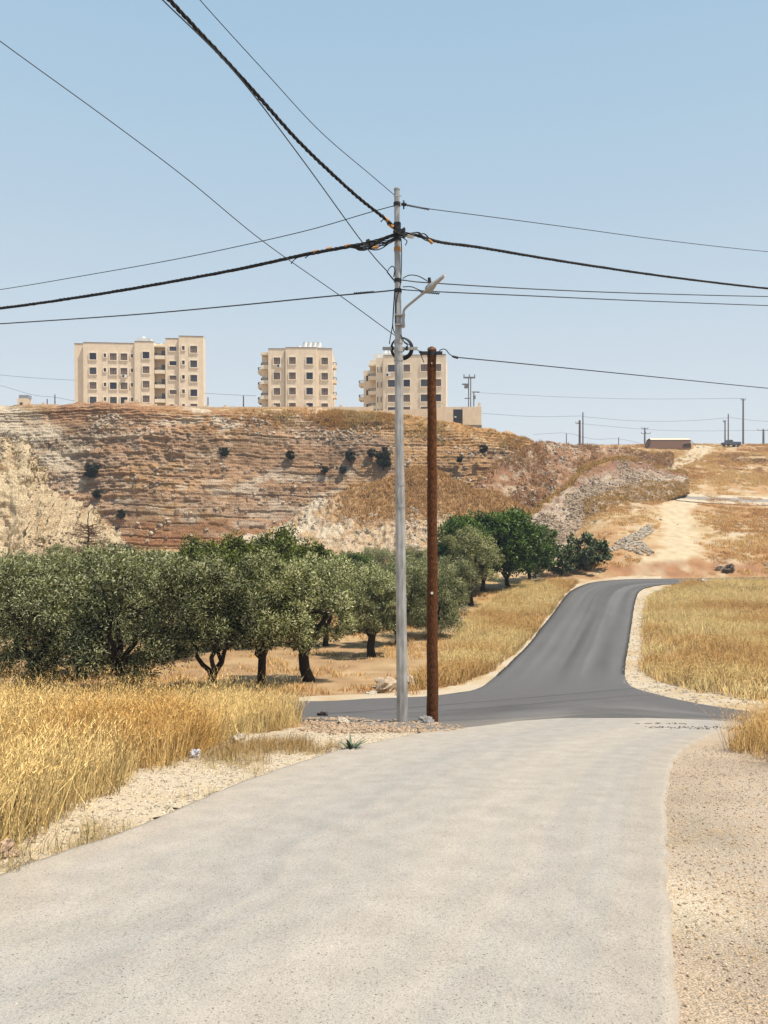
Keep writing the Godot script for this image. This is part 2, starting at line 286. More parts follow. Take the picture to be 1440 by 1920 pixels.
func build_trees() -> void:
	var silver := Color(0.52, 0.51, 0.31)
	var dull := Color(0.20, 0.215, 0.10)
	var bark := Color(0.075, 0.055, 0.042)
	var ol := []
	#                         seed tall wide low  fork girth clumps per
	var specs := [[21, 4.3, 2.0, 0.75, 0.75, 0.15, 95, 210], [22, 4.1, 1.75, 1.25, 0.5, 0.12, 85, 210], [23, 4.2, 1.7, 1.15, 1.0, 0.13, 85, 200], [24, 4.4, 2.2, 0.15, 0.6, 0.15, 110, 210], [25, 4.0, 1.6, 1.0, 0.9, 0.17, 80, 200]]
	var hue := [1.0, 0.82, 1.15, 0.95, 1.25]
	for q in specs: ol.append(make_tree("olive_tree", q[0], q[1], q[2], q[3], q[4], q[5], q[6], q[7] * 17 / 10, 0.115, 0.034, dull * hue[ol.size()], silver.lerp(Color(0.40, 0.37, 0.16), 0.35 * (ol.size() % 3) * 0.6) * hue[ol.size()], bark))
	var row := "olive trees of the front row"
	plant(ol[3], 55, 23.0, 0.95, "olive tree at the left edge of the photograph, its crown down to the grass", row)
	plant(ol[3], 235, 22.6, 1.0, "broad olive tree left of the forked trunk, crown hanging over tall grass", row)
	plant(ol[0], 150, 26.5, 1.05, "olive tree filling the gap between the two leftmost crowns", row)
	plant(ol[1], 397, 22.2, 0.98, "olive tree on a short trunk forked in three beside the asphalt", row, 0.4)
	plant(ol[2], 487, 23.4, 0.98, "olive tree on a thin upright twin trunk, second bare trunk from the left", row)
	plant(ol[4], 578, 25.4, 1.06, "olive tree on one straight thick trunk, third bare trunk from the left", row)
	plant(ol[4], 697, 33.5, 1.0, "olive tree just left of the metal pole, standing further back on a stout trunk", row)
	plant(ol[1], 745, 38.0, 1.0, "olive tree hidden in part behind the metal pole", row)
	plant(ol[3], 812, 41.0, 0.92, "olive tree behind the wooden pole with its crown low over the straw", row)
	plant(ol[2], 884, 57.0, 1.38, "multi-stemmed grey olive tree at the roadside verge before the dark green trees", row)
	var mid := "olive trees deeper in the grove"
	var k := 0
	var wheres := ["at the left edge", "above the leftmost front crown", "over the gap left of the broad front tree", "behind the broad front tree", "right of the broad front tree", "above the forked trunk", "above the twin trunk", "above the straight thick trunk", "left of the metal pole", "between the two poles", "right of the wooden pole"]
	for q in [[-70, 31], [30, 33], [120, 35], [225, 32], [318, 33], [405, 36], [500, 37], [610, 38], [672, 44], [782, 47], [850, 50]]:
		plant(ol[(k * 3 + 1) % 5], q[0], q[1], 0.95 + 0.02 * (k % 4), "grove olive tree of the second row, " + wheres[k], mid)
		k += 1
	var green0 := Color(0.085, 0.115, 0.025)
	var green1 := Color(0.24, 0.26, 0.06)
	var lush := make_tree("broadleaf_tree", 41, 4.6, 2.1, 0.9, 0.7, 0.13, 75, 230, 0.18, 0.085, Color(0.05, 0.095, 0.02), Color(0.15, 0.23, 0.05), bark)
	var warm := make_tree("broadleaf_tree", 42, 4.6, 2.0, 0.6, 0.7, 0.13, 105, 190, 0.17, 0.075, green0, green1, bark)
	plant(lush, 955, 66, 1.5, "tallest dark green tree at the right end of the grove")
	plant(lush, 868, 63, 1.4, "dark green tree just right of the wooden pole, behind the grey olive")
	plant(lush, 905, 65, 1.45, "dark green tree rising behind the multi-stemmed grey olive")
	plant(lush, 992, 71, 1.2, "dark green tree at the far right end of the grove, behind the tallest one")
	plant(warm, 430, 47, 1.2, "yellow green tree standing above the olives over the forked trunk")
	plant(warm, 520, 49, 1.3, "yellow green tree standing above the olives over the twin trunk", "", 2.0)
	plant(warm, 590, 45, 1.12, "yellow green tree above the straight thick trunk")
	plant(warm, 372, 52, 1.15, "yellow green tree left of the other yellow green ones")
	plant(lush, 660, 58, 0.85, "dark green tree left of the metal pole at the back of the grove")
	var back := "olive trees at the back of the grove"
	var names := ["far left, cut by the frame", "second from the left", "third from the left, under the pale slope", "under the dead brown tree", "right of the dead brown tree", "left of the yellow green trees", "behind the leftmost yellow green tree", "behind the middle yellow green tree", "behind the last yellow green tree", "left of the metal pole", "just behind the metal pole", "between the poles", "right behind the wooden pole"]
	k = 0
	for q in [[-30, 54], [45, 58], [110, 64], [175, 57], [250, 60], [315, 55], [390, 64], [470, 66], [560, 66], [625, 60], [705, 62], [770, 60], [826, 66]]:
		plant(ol[(k * 2 + 3) % 5], q[0], q[1], 0.92 + 0.03 * (k % 3), "small looking olive crown of the back row, " + names[k], back)
		k += 1
	# fig bushes by the bend
	var fig := make_tree("fig_bush", 51, 3.1, 2.1, 0.2, 0.4, 0.09, 30, 80, 0.32, 0.20, Color(0.05, 0.08, 0.032), Color(0.16, 0.20, 0.10), Color(0.22, 0.19, 0.16))
	plant(fig, 1103, 76, 1.12, "larger fig bush with big leaves left of the bend in the road")
	plant(fig, 1045, 75, 0.92, "smaller fig bush left of the larger one")
	# grey shrubs and bushes on the cliff
	var bush := make_tree("cliff_bush", 61, 1.7, 0.9, 0.1, 0.3, 0.05, 30, 120, 0.22, 0.09, Color(0.025, 0.032, 0.016), Color(0.06, 0.065, 0.035), bark)
	for q in [[172, 897, 1.35, "dark bush hanging on the left part of the cliff, largest there"], [420, 856, 0.85, "small round dark bush on the cliff below the gap between the blocks"], [546, 862, 0.85, "wide flat dark bush on the cliff below the middle block"], [658, 866, 1.0, "dark bush on the cliff left of the metal pole, third along the ledge"], [718, 878, 1.55, "greenest and largest bush on the cliff just left of the metal pole"], [697, 858, 0.8, "dark bush at the upper left of the greenest cliff bush"], [722, 850, 0.6, "small bush right above the greenest cliff bush"], [608, 888, 0.7, "low bush on the ledge under the middle block, left of two"], [642, 888, 0.65, "low bush on the ledge under the middle block, right of two"], [183, 935, 0.8, "green bush at the cliff foot above the dead brown tree"], [226, 972, 0.8, "green bush right of the dead tree's top"], [862, 868, 0.6, "dark bush right of the wooden pole on the cliff"], [905, 850, 0.8, "grey bush at the right end of the cliff strata"]]:
		var py: float = q[1]
		var d := 113.0 + (1050.0 - py) / 255.0 * 8.5 - 0.7
		var o := bush if not bush.has_meta("placed") else copy(bush)
		o.set_meta("placed", true)
		tag(o, q[3], "bush", "bushes on the quarry cliff")
		o.position = at(q[0], py, d)
		o.rotation.y = rng.randf() * TAU
		o.scale = Vector3.ONE * float(q[2])
	var shrub := make_tree("grey_shrub", 62, 1.9, 1.0, 0.1, 0.3, 0.05, 30, 120, 0.16, 0.05, Color(0.12, 0.12, 0.075), Color(0.22, 0.20, 0.13), bark)
	plant(shrub, 1004, 74, 1.1, "grey green shrub at the foot of the rubble, right of the tall dark tree")
	plant(shrub, 228, 76, 1.9, "thin olive green shrub standing right of the dead brown tree")
	plant(shrub, 300, 72, 1.6, "green shrub before the orange earth cut, left part of the cliff foot")
	# dead tree
	var r := RandomNumberGenerator.new()
	r.seed = 5
	var base := at(165, 1000, 72)
	base.y = H(base.x, base.z)
	var o := thing("dead_tree", "dead brown tree with bare spreading twigs before the pale slope", "tree", base)
	var s := Shape.new()
	s.col = Color(0.12, 0.07, 0.05)
	limb(s, r, Vector3.ZERO, Vector3(0.1, 6.6, 0), 0.13, 0.03, 0.05)
	put("trunk", s.mesh(), M.bark, o)
	var tw := Shape.new()
	tw.col = Color(0.26, 0.14, 0.09)
	for i in 110:
		var h := r.randf_range(1.0, 5.2)
		var a := r.randf() * TAU
		var l := r.randf_range(1.0, 3.2) * (1.15 - h / 7.5)
		var e := Vector3(cos(a) * l, h + r.randf_range(-0.2, 0.7), sin(a) * l)
		limb(tw, r, Vector3(0.05, h, 0), e, 0.04, 0.012, 0.05)
		for j in 10:
			var m := Vector3(0.05, h, 0).lerp(e, r.randf_range(0.3, 1.0))
			tw.tube(PackedVector3Array([m, m + Vector3(r.randfn(0, 0.3), r.randfn(-0.05, 0.22), r.randfn(0, 0.3))]), [0.014, 0.008], 4, false)
	put("twigs", tw.mesh(), M.bark, o)

func stone(label: String, px: float, py: float, size: Vector3, seed_: int, col: Color, sink := 0.25, group := "") -> void:
	var p := G(px, py)
	var m := ball(seed_, size, 0.45, 10, 14)
	var mat: StandardMaterial3D = M.stone.duplicate()
	mat.vertex_color_use_as_albedo = false
	mat.albedo_color = col.linear_to_srgb()
	var o := put("boulder" if size.x > 0.2 else "stone", m, mat)
	o.position = p + Vector3.UP * size.y * (1 - sink * 2)
	o.rotation = Vector3(0.2, seed_ * 1.3, 0.15)
	tag(o, label, "rock", group)

func build_small() -> void:
	stone("large pale boulder behind the metal pole at the edge of the asphalt", 722, 1298, Vector3(0.30, 0.24, 0.26), 3, Color(0.66, 0.52, 0.38), 0.15)
	stone("pale boulder half hidden right behind the metal pole", 766, 1292, Vector3(0.16, 0.24, 0.18), 4, Color(0.68, 0.58, 0.46), 0.15)
	stone("flat whitish stone in front of the pale boulder", 694, 1303, Vector3(0.16, 0.05, 0.12), 5, Color(0.66, 0.58, 0.48))
	stone("white rock at the grass edge beside the left verge", 450, 1396, Vector3(0.12, 0.09, 0.10), 6, Color(0.72, 0.64, 0.52))
	stone("small white rock left of the plastic bag", 348, 1408, Vector3(0.09, 0.07, 0.08), 7, Color(0.72, 0.66, 0.56))
	stone("brown and pale stone at the left frame edge below the tall grass", 8, 1612, Vector3(0.065, 0.05, 0.06), 8, Color(0.55, 0.40, 0.30), 0.1)
	stone("grey concrete lump at the foot of the wooden pole", 796, 1359, Vector3(0.16, 0.07, 0.12), 9, Color(0.36, 0.34, 0.33), 0.2)
	stone("dark rock on the dirt above the bend, right of the path", 1367, 1073, Vector3(0.55, 0.4, 0.4), 10, Color(0.20, 0.15, 0.12), 0.15)
	stone("pale boulder beside the dark rock above the bend", 1352, 1069, Vector3(0.5, 0.28, 0.4), 12, Color(0.68, 0.55, 0.42), 0.2)
	stone("pale block in the grass right of the bend", 1322, 1101, Vector3(0.75, 0.4, 0.5), 13, Color(0.72, 0.62, 0.50), 0.15)
	stone("white rock at the right frame edge on the verge", 1437, 1302, Vector3(0.15, 0.1, 0.12), 14, Color(0.74, 0.68, 0.58), 0.15)
	stone("dark round rock under the rubble on the hill", 1265, 926, Vector3(0.6, 0.5, 0.5), 15, Color(0.16, 0.11, 0.09), 0.1)
	stone("slab of rubble lying left of the poles", 645, 1359, Vector3(0.15, 0.05, 0.08), 16, Color(0.70, 0.60, 0.48), 0.1)
	stone("dark clod on top of the rubble heap left of the poles", 606, 1345, Vector3(0.10, 0.06, 0.09), 17, Color(0.16, 0.13, 0.13), 0.05)
	stone("dark stick-like stone lying on the pale road", 1022, 1404, Vector3(0.08, 0.008, 0.012), 18, Color(0.10, 0.09, 0.08), 0.0)
	# plastic bag
	var bag := ball(23, Vector3(0.055, 0.045, 0.05), 0.7, 12, 16)
	var bm := plain(Color(0.55, 0.58, 0.68), 0.4)
	bm.backlight_enabled = true
	bm.backlight = Color(0.5, 0.5, 0.5)
	var b := put("plastic_bag", bag, bm)
	b.position = G(366, 1424) + Vector3.UP * 0.05
	tag(b, "crumpled whitish plastic bag at the grass edge by the left verge", "bag")
	# green plant
	var pl := thing("green_plant", "dark green strap-leaved plant on the verge in front of the poles", "plant", G(658, 1408))
	var gm := plain(Color(0.075, 0.105, 0.06), 0.5)
	for i in 18:
		var a := TAU * i / 18 + rng.randf() * 0.3
		var l := rng.randf_range(0.16, 0.27)
		var lift := rng.randf_range(0.35, 1.25)
		var s := Shape.new()
		var dir := Vector3(cos(a), 0, sin(a))
		var w := Vector3(-sin(a), 0, cos(a)) * 0.02
		var prev := Vector3.ZERO
		for k in 5:
			var t := (k + 1) / 5.0
			var q := dir * l * t * cos(lift * (1 - 0.35 * t)) + Vector3.UP * l * t * sin(lift * (1 - 0.3 * t))
			var w0 := w * (1.0 - 0.75 * pow(k / 5.0, 2))
			var w1 := w * (1.0 - 0.95 * pow(t, 2))
			s.quad(prev - w0, q - w1, q + w1, prev + w0)
			prev = q
		put("leaf", s.mesh(), gm, pl)

func build_grass() -> void:
	var gold := func(p: Vector3) -> Color:
		var a := n1.get_noise_2d(p.x * 3.0, p.z * 3.0)
		var b := n1.get_noise_2d(p.x * 1.0 + 60, p.z)
		return Color(0.82, 0.64, 0.33).lerp(Color(0.66, 0.42, 0.17), clampf(0.3 + a * 1.6 + b * 2.2, 0, 1)) * rng.randf_range(0.75, 1.15)
	var straw := func(p: Vector3) -> Color:
		var b := n1.get_noise_2d(p.x * 0.8 + 60, p.z * 0.8)
		return Color(0.76, 0.61, 0.34).lerp(Color(0.62, 0.41, 0.20), clampf(0.3 + b * 2.8, 0, 1)) * rng.randf_range(0.85, 1.12)
	var rusty := func(p: Vector3) -> Color:
		var b := n1.get_noise_2d(p.x * 0.4 + 60, p.z * 0.4)
		return Color(0.68, 0.46, 0.23).lerp(Color(0.54, 0.31, 0.14), clampf(0.5 + b * 2.8 + n1.get_noise_2d(p.x * 3, p.z * 3), 0, 1)) * rng.randf_range(0.85, 1.12)
	var tall := tuft(1, 34, 0.11, 0.58, 0.0024, 0.5)
	var tall2 := tuft(2, 20, 0.12, 0.70, 0.0028, 0.8)
	var sparse := tuft(7, 9, 0.09, 0.42, 0.0024, 0.3)
	var stalk := tuft(6, 3, 0.10, 0.95, 0.0028, 1.0)
	var field := tuft(3, 40, 0.24, 0.48, 0.0065, 0.4)
	var short := tuft(4, 22, 0.20, 0.22, 0.008, 0.1)
	var edge := func(p: Vector3) -> float:
		var x := seen_at(p).x
		var patch := clampf(0.65 + 2.0 * n1.get_noise_2d(p.x * 1.4, p.z * 1.4), 0.12, 1)
		return patch * lerpf(1.0, 0.22, smoothstep(380, 560, x))
	var near := [[-700, 1700], [-200, 1650], [0, 1612], [140, 1522], [285, 1454], [405, 1400], [470, 1381], [545, 1369], [560, 1352], [440, 1342], [300, 1336], [-700, 1336]]
	scatter("tall_grass", "golden dry grass standing tall left of the pale road", "dry grass", tall, M.grass, near, Rect2(-11, 3.4, 10, 11.5), 9500, Vector2(0.6, 1.1), gold, 0.0, edge)
	scatter("tall_grass", "taller seeded stalks among the golden grass left of the road", "dry grass", tall2, M.grass, near, Rect2(-11, 3.6, 10, 11), 3200, Vector2(0.7, 1.3), gold, 0.0, edge)
	scatter("seed_stalks", "sparse tall seed stalks rising out of the golden grass", "dry grass", stalk, M.grass, near, Rect2(-11, 4.5, 10, 10.5), 1100, Vector2(0.75, 1.2), gold)
	scatter("verge_grass", "sparse straw wisps on the gravel along the left road edge", "dry grass", sparse, M.grass, [[-200, 1760], [0, 1655], [150, 1600], [300, 1540], [450, 1474], [600, 1420], [700, 1392], [560, 1376], [420, 1405], [140, 1508], [0, 1596]], Rect2(-8, 3, 8, 10), 2000, Vector2(0.15, 0.6), straw, 0.0, func(p): return clampf(n1.get_noise_2d(p.x * 3, p.z * 3) * 3 + 0.1, 0, 1))
	scatter("field_grass", "yellow straw field right of the asphalt road", "dry grass", field, M.grass, [[1212, 1262], [1250, 1284], [1335, 1303], [1440, 1320], [1900, 1330], [1900, 1094], [1350, 1099], [1262, 1104], [1226, 1114], [1214, 1130], [1206, 1195]], Rect2(4, 18, 60, 54), 18000, Vector2(0.55, 1.3), straw, 0.0, func(p): return clampf(0.65 + 2.0 * n1.get_noise_2d(p.x * 0.9, p.z * 0.9), 0.15, 1))
	scatter("field_grass", "taller straw grass hiding the end of the asphalt bend", "dry grass", field, M.grass, [[1275, 1108], [1285, 1097], [1340, 1093], [1900, 1090], [1900, 1108]], Rect2(22, 55, 45, 18), 1800, Vector2(1.2, 1.7), straw)
	scatter("verge_grass", "straw grass bank between the grove and the asphalt road", "dry grass", field, M.grass, [[740, 1300], [850, 1284], [905, 1266], [958, 1228], [1000, 1188], [1040, 1138], [1066, 1106], [1086, 1090], [1060, 1084], [985, 1095], [925, 1125], [880, 1165], [840, 1210], [830, 1250], [780, 1280]], Rect2(0, 20, 20, 54), 5600, Vector2(0.55, 1.3), straw, 0.0, func(p): return clampf(0.65 + 2.0 * n1.get_noise_2d(p.x * 0.9, p.z * 0.9), 0.15, 1))
	scatter("weed_clump", "rusty dry weeds at the right frame edge before the junction", "dry grass", tall2, M.grass, [[1345, 1436], [1440, 1452], [1800, 1500], [1900, 1400], [1500, 1372], [1420, 1376], [1385, 1392]], Rect2(4, 7, 6, 7), 700, Vector2(0.6, 1.0), func(p): return Color(0.70, 0.48, 0.23) * rng.randf_range(0.8, 1.15))
	var lit := Shape.new()
	var lr := RandomNumberGenerator.new()
	lr.seed = 77
	for q in 9:
		var a := Vector3(lr.randf_range(-0.06, 0.06), lr.randf_range(0.002, 0.012), lr.randf_range(-0.06, 0.06))
		var d := Vector3(lr.randfn(0, 1), lr.randfn(0, 0.15), lr.randfn(0, 1)).normalized() * lr.randf_range(0.015, 0.05)
		var w := d.cross(Vector3.UP).normalized() * 0.0012
		lit.quad(a - w, a + d - w, a + d + w, a + w)
	scatter("straw_litter", "bits of broken straw littering the dirt right of the road", "straw", lit.mesh(), M.grass, [[1240, 1520], [1246, 1700], [1250, 1920], [1600, 1920], [1900, 1500], [1440, 1400], [1300, 1420]], Rect2(0.7, 2.2, 6, 9), 1300, Vector2(0.35, 0.9), func(p): return Color(0.66, 0.46, 0.24).lerp(Color(0.30, 0.19, 0.11), rng.randf() * 0.8), -0.002, func(p): return clampf(0.5 + n1.get_noise_2d(p.x * 2, p.z * 2) * 2, 0.1, 1))
	scatter("straw_litter", "bits of broken straw lying on the left verge and road edge", "straw", lit.mesh(), M.grass, [[-200, 1760], [0, 1680], [150, 1615], [300, 1555], [450, 1490], [600, 1430], [720, 1396], [560, 1376], [420, 1405], [150, 1530], [0, 1626]], Rect2(-8, 3, 9, 10), 1100, Vector2(0.5, 1.2), straw, -0.002)
	scatter("grove_grass", "thin dry grass on the floor of the olive grove", "dry grass", short, M.grass, [], Rect2(-26, 20, 36, 50), 7000, Vector2(0.5, 1.2), rusty, 0.0, func(p): return clampf(0.35 + n1.get_noise_2d(p.x * 1.2, p.z * 1.2) * 3, 0, 1) * (1.0 if away(p.x, p.z, ROADS[1][0]) > 3.9 and away(p.x, p.z, ROADS[2][0]) > 3.6 else 0.0))
	scatter("hill_grass", "amber dry grass over the hill to the right of the path", "dry grass", short, M.grass, [[1060, 1066], [1060, 1000], [1100, 955], [1200, 915], [1240, 915], [1260, 905], [1230, 885], [1150, 850], [1200, 832], [1900, 832], [1900, 1070], [1330, 1082], [1160, 1068]], Rect2(14, 74, 120, 120), 42000, Vector2(0.7, 2.2), rusty, 0.0, func(p): return clampf(0.42 + n1.get_noise_2d(p.x * 0.4, p.z * 0.4) * 1.6 + n1.get_noise_2d(p.x * 2.5, p.z * 2.5) * 1.6, 0, 1) * smoothstep(1.6, 3.0, minf(away(p.x, p.z, PATHS[0][0]), away(p.x, p.z, PATHS[1][0]))))
	scatter("ridge_grass", "dry grass fringe along the skyline of the plateau", "dry grass", short, M.grass, [], Rect2(-30, 126, 100, 70), 6000, Vector2(1.2, 2.4), rusty)
	var peb := ball(31, Vector3(0.5, 0.3, 0.42), 0.5, 4, 6)
	var mixed := func(p: Vector3) -> Color: return Color(0.60, 0.47, 0.36).lerp(Color(0.32, 0.25, 0.20), rng.randf() * rng.randf() * rng.randf()) * rng.randf_range(0.8, 1.15)
	scatter("pebbles", "loose pebbles on the pale road by its left edge", "pebbles", peb, M.stone, [[-300, 1920], [0, 1655], [150, 1600], [350, 1525], [420, 1560], [250, 1700], [100, 1800], [0, 1830]], Rect2(-6, 2.2, 6, 6), 700, Vector2(0.008, 0.03), mixed, -0.6, func(p): return clampf(0.3 + n1.get_noise_2d(p.x * 2, p.z * 2) * 3, 0, 1), true)
	scatter("pebbles", "few small stones scattered over the pale road", "pebbles", peb, M.stone, [[0, 1920], [0, 1660], [450, 1480], [720, 1395], [860, 1372], [1300, 1372], [1250, 1460], [1250, 1920]], Rect2(-5, 2.2, 11, 11), 420, Vector2(0.006, 0.026), mixed, -0.8, null, true)
	scatter("grit", "fine grit worn loose on the pale road surface", "grit", peb, M.stone, [[0, 1920], [0, 1660], [450, 1480], [720, 1395], [860, 1372], [1300, 1372], [1250, 1460], [1250, 1920]], Rect2(-5, 2.2, 8, 6), 6000, Vector2(0.003, 0.009), func(_p): return Color(0.60, 0.52, 0.44) * (1.1 if rng.randf() < 0.5 else rng.randf_range(0.35, 0.8)), -3.2, null, true)
	scatter("gravel", "coarse gravel on the dirt right of the road", "gravel", peb, M.stone, [[1258, 1920], [1246, 1700], [1240, 1520], [1262, 1425], [1350, 1390], [1440, 1400], [1900, 1500], [1900, 1920]], Rect2(0.7, 2.2, 6, 10), 8000, Vector2(0.005, 0.020), mixed, -0.05, null, true)
	scatter("gravel", "whitish gravel on the verge left of the pale road", "gravel", peb, M.stone, [[-200, 1740], [0, 1660], [150, 1602], [300, 1544], [450, 1478], [600, 1420], [720, 1392], [850, 1369], [880, 1356], [560, 1366], [460, 1384], [400, 1396], [290, 1440], [140, 1505], [0, 1595]], Rect2(-8, 3, 10, 10.5), 9000, Vector2(0.012, 0.06), func(p): return Color(0.68, 0.58, 0.45) * rng.randf_range(0.75, 1.12), -0.1, null, true)
	scatter("rubble", "reddish rubble heaped round the feet of the poles", "rubble", peb, M.stone, [[560, 1372], [575, 1350], [620, 1340], [700, 1354], [760, 1355], [860, 1362], [880, 1372], [800, 1378], [700, 1376], [620, 1380]], Rect2(-2.2, 10, 4.5, 4.5), 2000, Vector2(0.02, 0.10), func(p): return Color(0.60, 0.44, 0.31) * rng.randf_range(0.7, 1.12), -0.2, null, true)
	scatter("gravel", "chalky gravel along both edges of the asphalt road", "gravel", peb, M.stone, [[1166, 1284], [1205, 1302], [1440, 1346], [1440, 1316], [1245, 1280], [1206, 1258], [1204, 1190], [1210, 1120], [1190, 1120], [1176, 1200]], Rect2(4, 16, 30, 50), 1800, Vector2(0.03, 0.12), func(p): return Color(0.68, 0.58, 0.46) * rng.randf_range(0.7, 1.12), -0.1, null, true)
	scatter("asphalt_crumbs", "dark asphalt crumbs swept in a line across the pale road end", "gravel", peb, M.stone, [[1185, 1360], [1240, 1358], [1385, 1364], [1400, 1371], [1290, 1372], [1215, 1369]], Rect2(3, 10, 6, 6), 900, Vector2(0.012, 0.035), func(_p): return Color(0.16, 0.14, 0.13) * rng.randf_range(0.6, 1.5), -0.9, func(p): return clampf(0.2 + n1.get_noise_2d(p.x * 1.0, p.z * 9) * 4, 0, 1), true)
	scatter("hill_stones", "white stones piled at the foot of the hill left of the path", "stones", ball(32, Vector3(0.5, 0.36, 0.42), 0.5, 5, 7), M.stone, [[1140, 1035], [1150, 1020], [1190, 1000], [1215, 985], [1228, 995], [1200, 1015], [1225, 1035], [1215, 1045], [1170, 1030]], Rect2(18, 74, 25, 30), 420, Vector2(0.15, 0.55), func(p): return Color(0.68, 0.58, 0.47) * rng.randf_range(0.75, 1.1), -0.1, null, true)
	scatter("hill_stones", "scattered pale stones over the dry hill", "stones", ball(33, Vector3(0.5, 0.3, 0.42), 0.5, 5, 7), M.stone, [], Rect2(14, 76, 110, 110), 900, Vector2(0.15, 0.7), func(p): return Color(0.70, 0.58, 0.45) * rng.randf_range(0.75, 1.1), 0.0, func(p): return clampf(n1.get_noise_2d(p.x * 0.4, p.z * 0.4) * 4, 0.05, 1), true)
	scatter("dark_brush", "dark dry thistle patches on the upper hill", "brush", short, M.grass, [[1340, 880], [1345, 855], [1440, 850], [1900, 850], [1900, 890], [1440, 885]], Rect2(40, 120, 110, 60), 1500, Vector2(1.5, 3.2), func(p): return Color(0.24, 0.14, 0.09) * rng.randf_range(0.8, 1.2), 0.0, func(p): return clampf(n1.get_noise_2d(p.x * 0.3, p.z * 0.5) * 4 + 0.3, 0, 1))

# ------------------------------------------------------------------ names and tags
func numbered(called: String) -> String:
	if not used.has(called):
		used[called] = 0
		return called
	used[called] += 1
	return "%s_%03d" % [called, used[called]]

func tag(o: Node, label: String, category := "", group := "") -> Node:
	if label: o.set_meta("label", label)
	if category: o.set_meta("category", category)
	if group: o.set_meta("group", group)
	return o

func thing(called: String, label: String, category: String, where := Vector3.ZERO, turn := 0.0, group := "") -> Node3D:
	var o := Node3D.new()
	o.name = numbered(called)
	add_child(o)
	o.position = where
	o.rotation.y = turn
	tag(o, label, category, group)
	return o

func put(called: String, mesh: Mesh, mat: Material, parent: Node = null) -> MeshInstance3D:
	var o := MeshInstance3D.new()
	o.mesh = mesh
	if mat: o.material_override = mat
	if parent == null:
		o.name = numbered(called)
		add_child(o)
	else:
		o.name = called
		parent.add_child(o, true)
	return o

func struct(called: String, mesh: Mesh, mat: Material) -> MeshInstance3D:
	var o := put(called, mesh, mat)
	o.set_meta("kind", "structure")
	return o

func copy(src: Node3D, label := "", group := "") -> Node3D:
	var o: Node3D = src.duplicate()
	o.name = numbered(str(src.name).rstrip("0123456789").rstrip("_"))
	add_child(o)
	tag(o, label, "", group)
	return o

# ------------------------------------------------------------------ lens
func ray(px: float, py: float) -> Vector3:
	return look * Vector3((px - 720.0) / F, -(py - 960.0) / F, -1.0)

func at(px: float, py: float, d: float) -> Vector3:
	var v := ray(px, py)
	return EYE + v * (d / -v.z)

func seen_at(p: Vector3) -> Vector2:
	var v := look.inverse() * (p - EYE)
	if v.z > -0.3: return Vector2(-9999, 9999)
	return Vector2(720.0 + F * v.x / -v.z, 960.0 - F * v.y / -v.z)

func G(px: float, py: float) -> Vector3:      # where that ray meets the ground
	var v := ray(px, py)
	v /= -v.z
	var d := 1.5
	while d < 320.0:
		var p := EYE + v * d
		if p.y < HS(p.x, p.z):
			var a := d / 1.012
			var b := d
			for k in 14:
				var m := (a + b) / 2
				var q := EYE + v * m
				if q.y < HS(q.x, q.z): b = m
				else: a = m
			var r := EYE + v * b
			return Vector3(r.x, HS(r.x, r.z), r.z)
		d *= 1.012
	var e := EYE + v * 320.0
	return Vector3(e.x, HS(e.x, e.z), e.z)

# ------------------------------------------------------------------ terrain
var DD := [0.0, 2.5, 5.0, 8.0, 10.5, 12.5, 16.0, 20.0, 24.0, 30.0, 42.0, 55.0, 65.0, 72.0, 80.0, 95.0, 112.0, 123.0, 125.0, 135.0, 155.0, 175.0, 200.0, 300.0, 4200.0]
var NEAR := [-1.5, -1.72, -2.12, -2.72, -3.2, -3.62, -4.45, -5.15, -5.7, -6.4, -7.3, -7.7, -7.6, -7.4]
var TX := [-0.5, -0.1, 0.12, 0.2, 0.3, 0.4, 0.5]
var FARS := [
	[-7.3, -7.2, -7.2, -7.0, 14.5, 16.0, 18.4, 19.2, 20.0, 21.0, 10.0],
	[-7.3, -7.2, -7.2, -7.0, 14.5, 16.0, 18.4, 19.2, 20.0, 21.0, 10.0],
	[-7.3, -7.0, -6.8, -6.0, 10.6, 12.6, 13.5, 14.2, 15.0, 17.0, 10.0],
	[-7.0, -5.7, -4.5, -2.6, -2.0, 2.5, 9.0, 12.2, 14.2, 16.0, 10.0],
	[-5.6, -2.8, 0.5, 2.6, 3.0, 5.0, 8.6, 11.9, 14.3, 16.0, 10.0],
	[-5.4, -3.2, -0.1, 2.2, 2.6, 4.4, 8.0, 11.0, 14.6, 16.0, 10.0],
	[-5.4, -3.2, -0.1, 2.2, 2.6, 4.4, 8.0, 11.0, 14.6, 16.0, 10.0]]
var COL := []
var SLOPE := []

func make_tables() -> void:
	for f in FARS:
		var c := PackedFloat64Array(NEAR + f)
		var s := PackedFloat64Array()
		s.resize(c.size())
		for i in c.size():
			if i == 0 or i == c.size() - 1:
				s[i] = 0.0
				continue
			var a: float = (c[i] - c[i - 1]) / (DD[i] - DD[i - 1])
			var b: float = (c[i + 1] - c[i]) / (DD[i + 1] - DD[i])
			s[i] = 0.0 if a * b <= 0 else 2 * a * b / (a + b)
		COL.append(c)
		SLOPE.append(s)

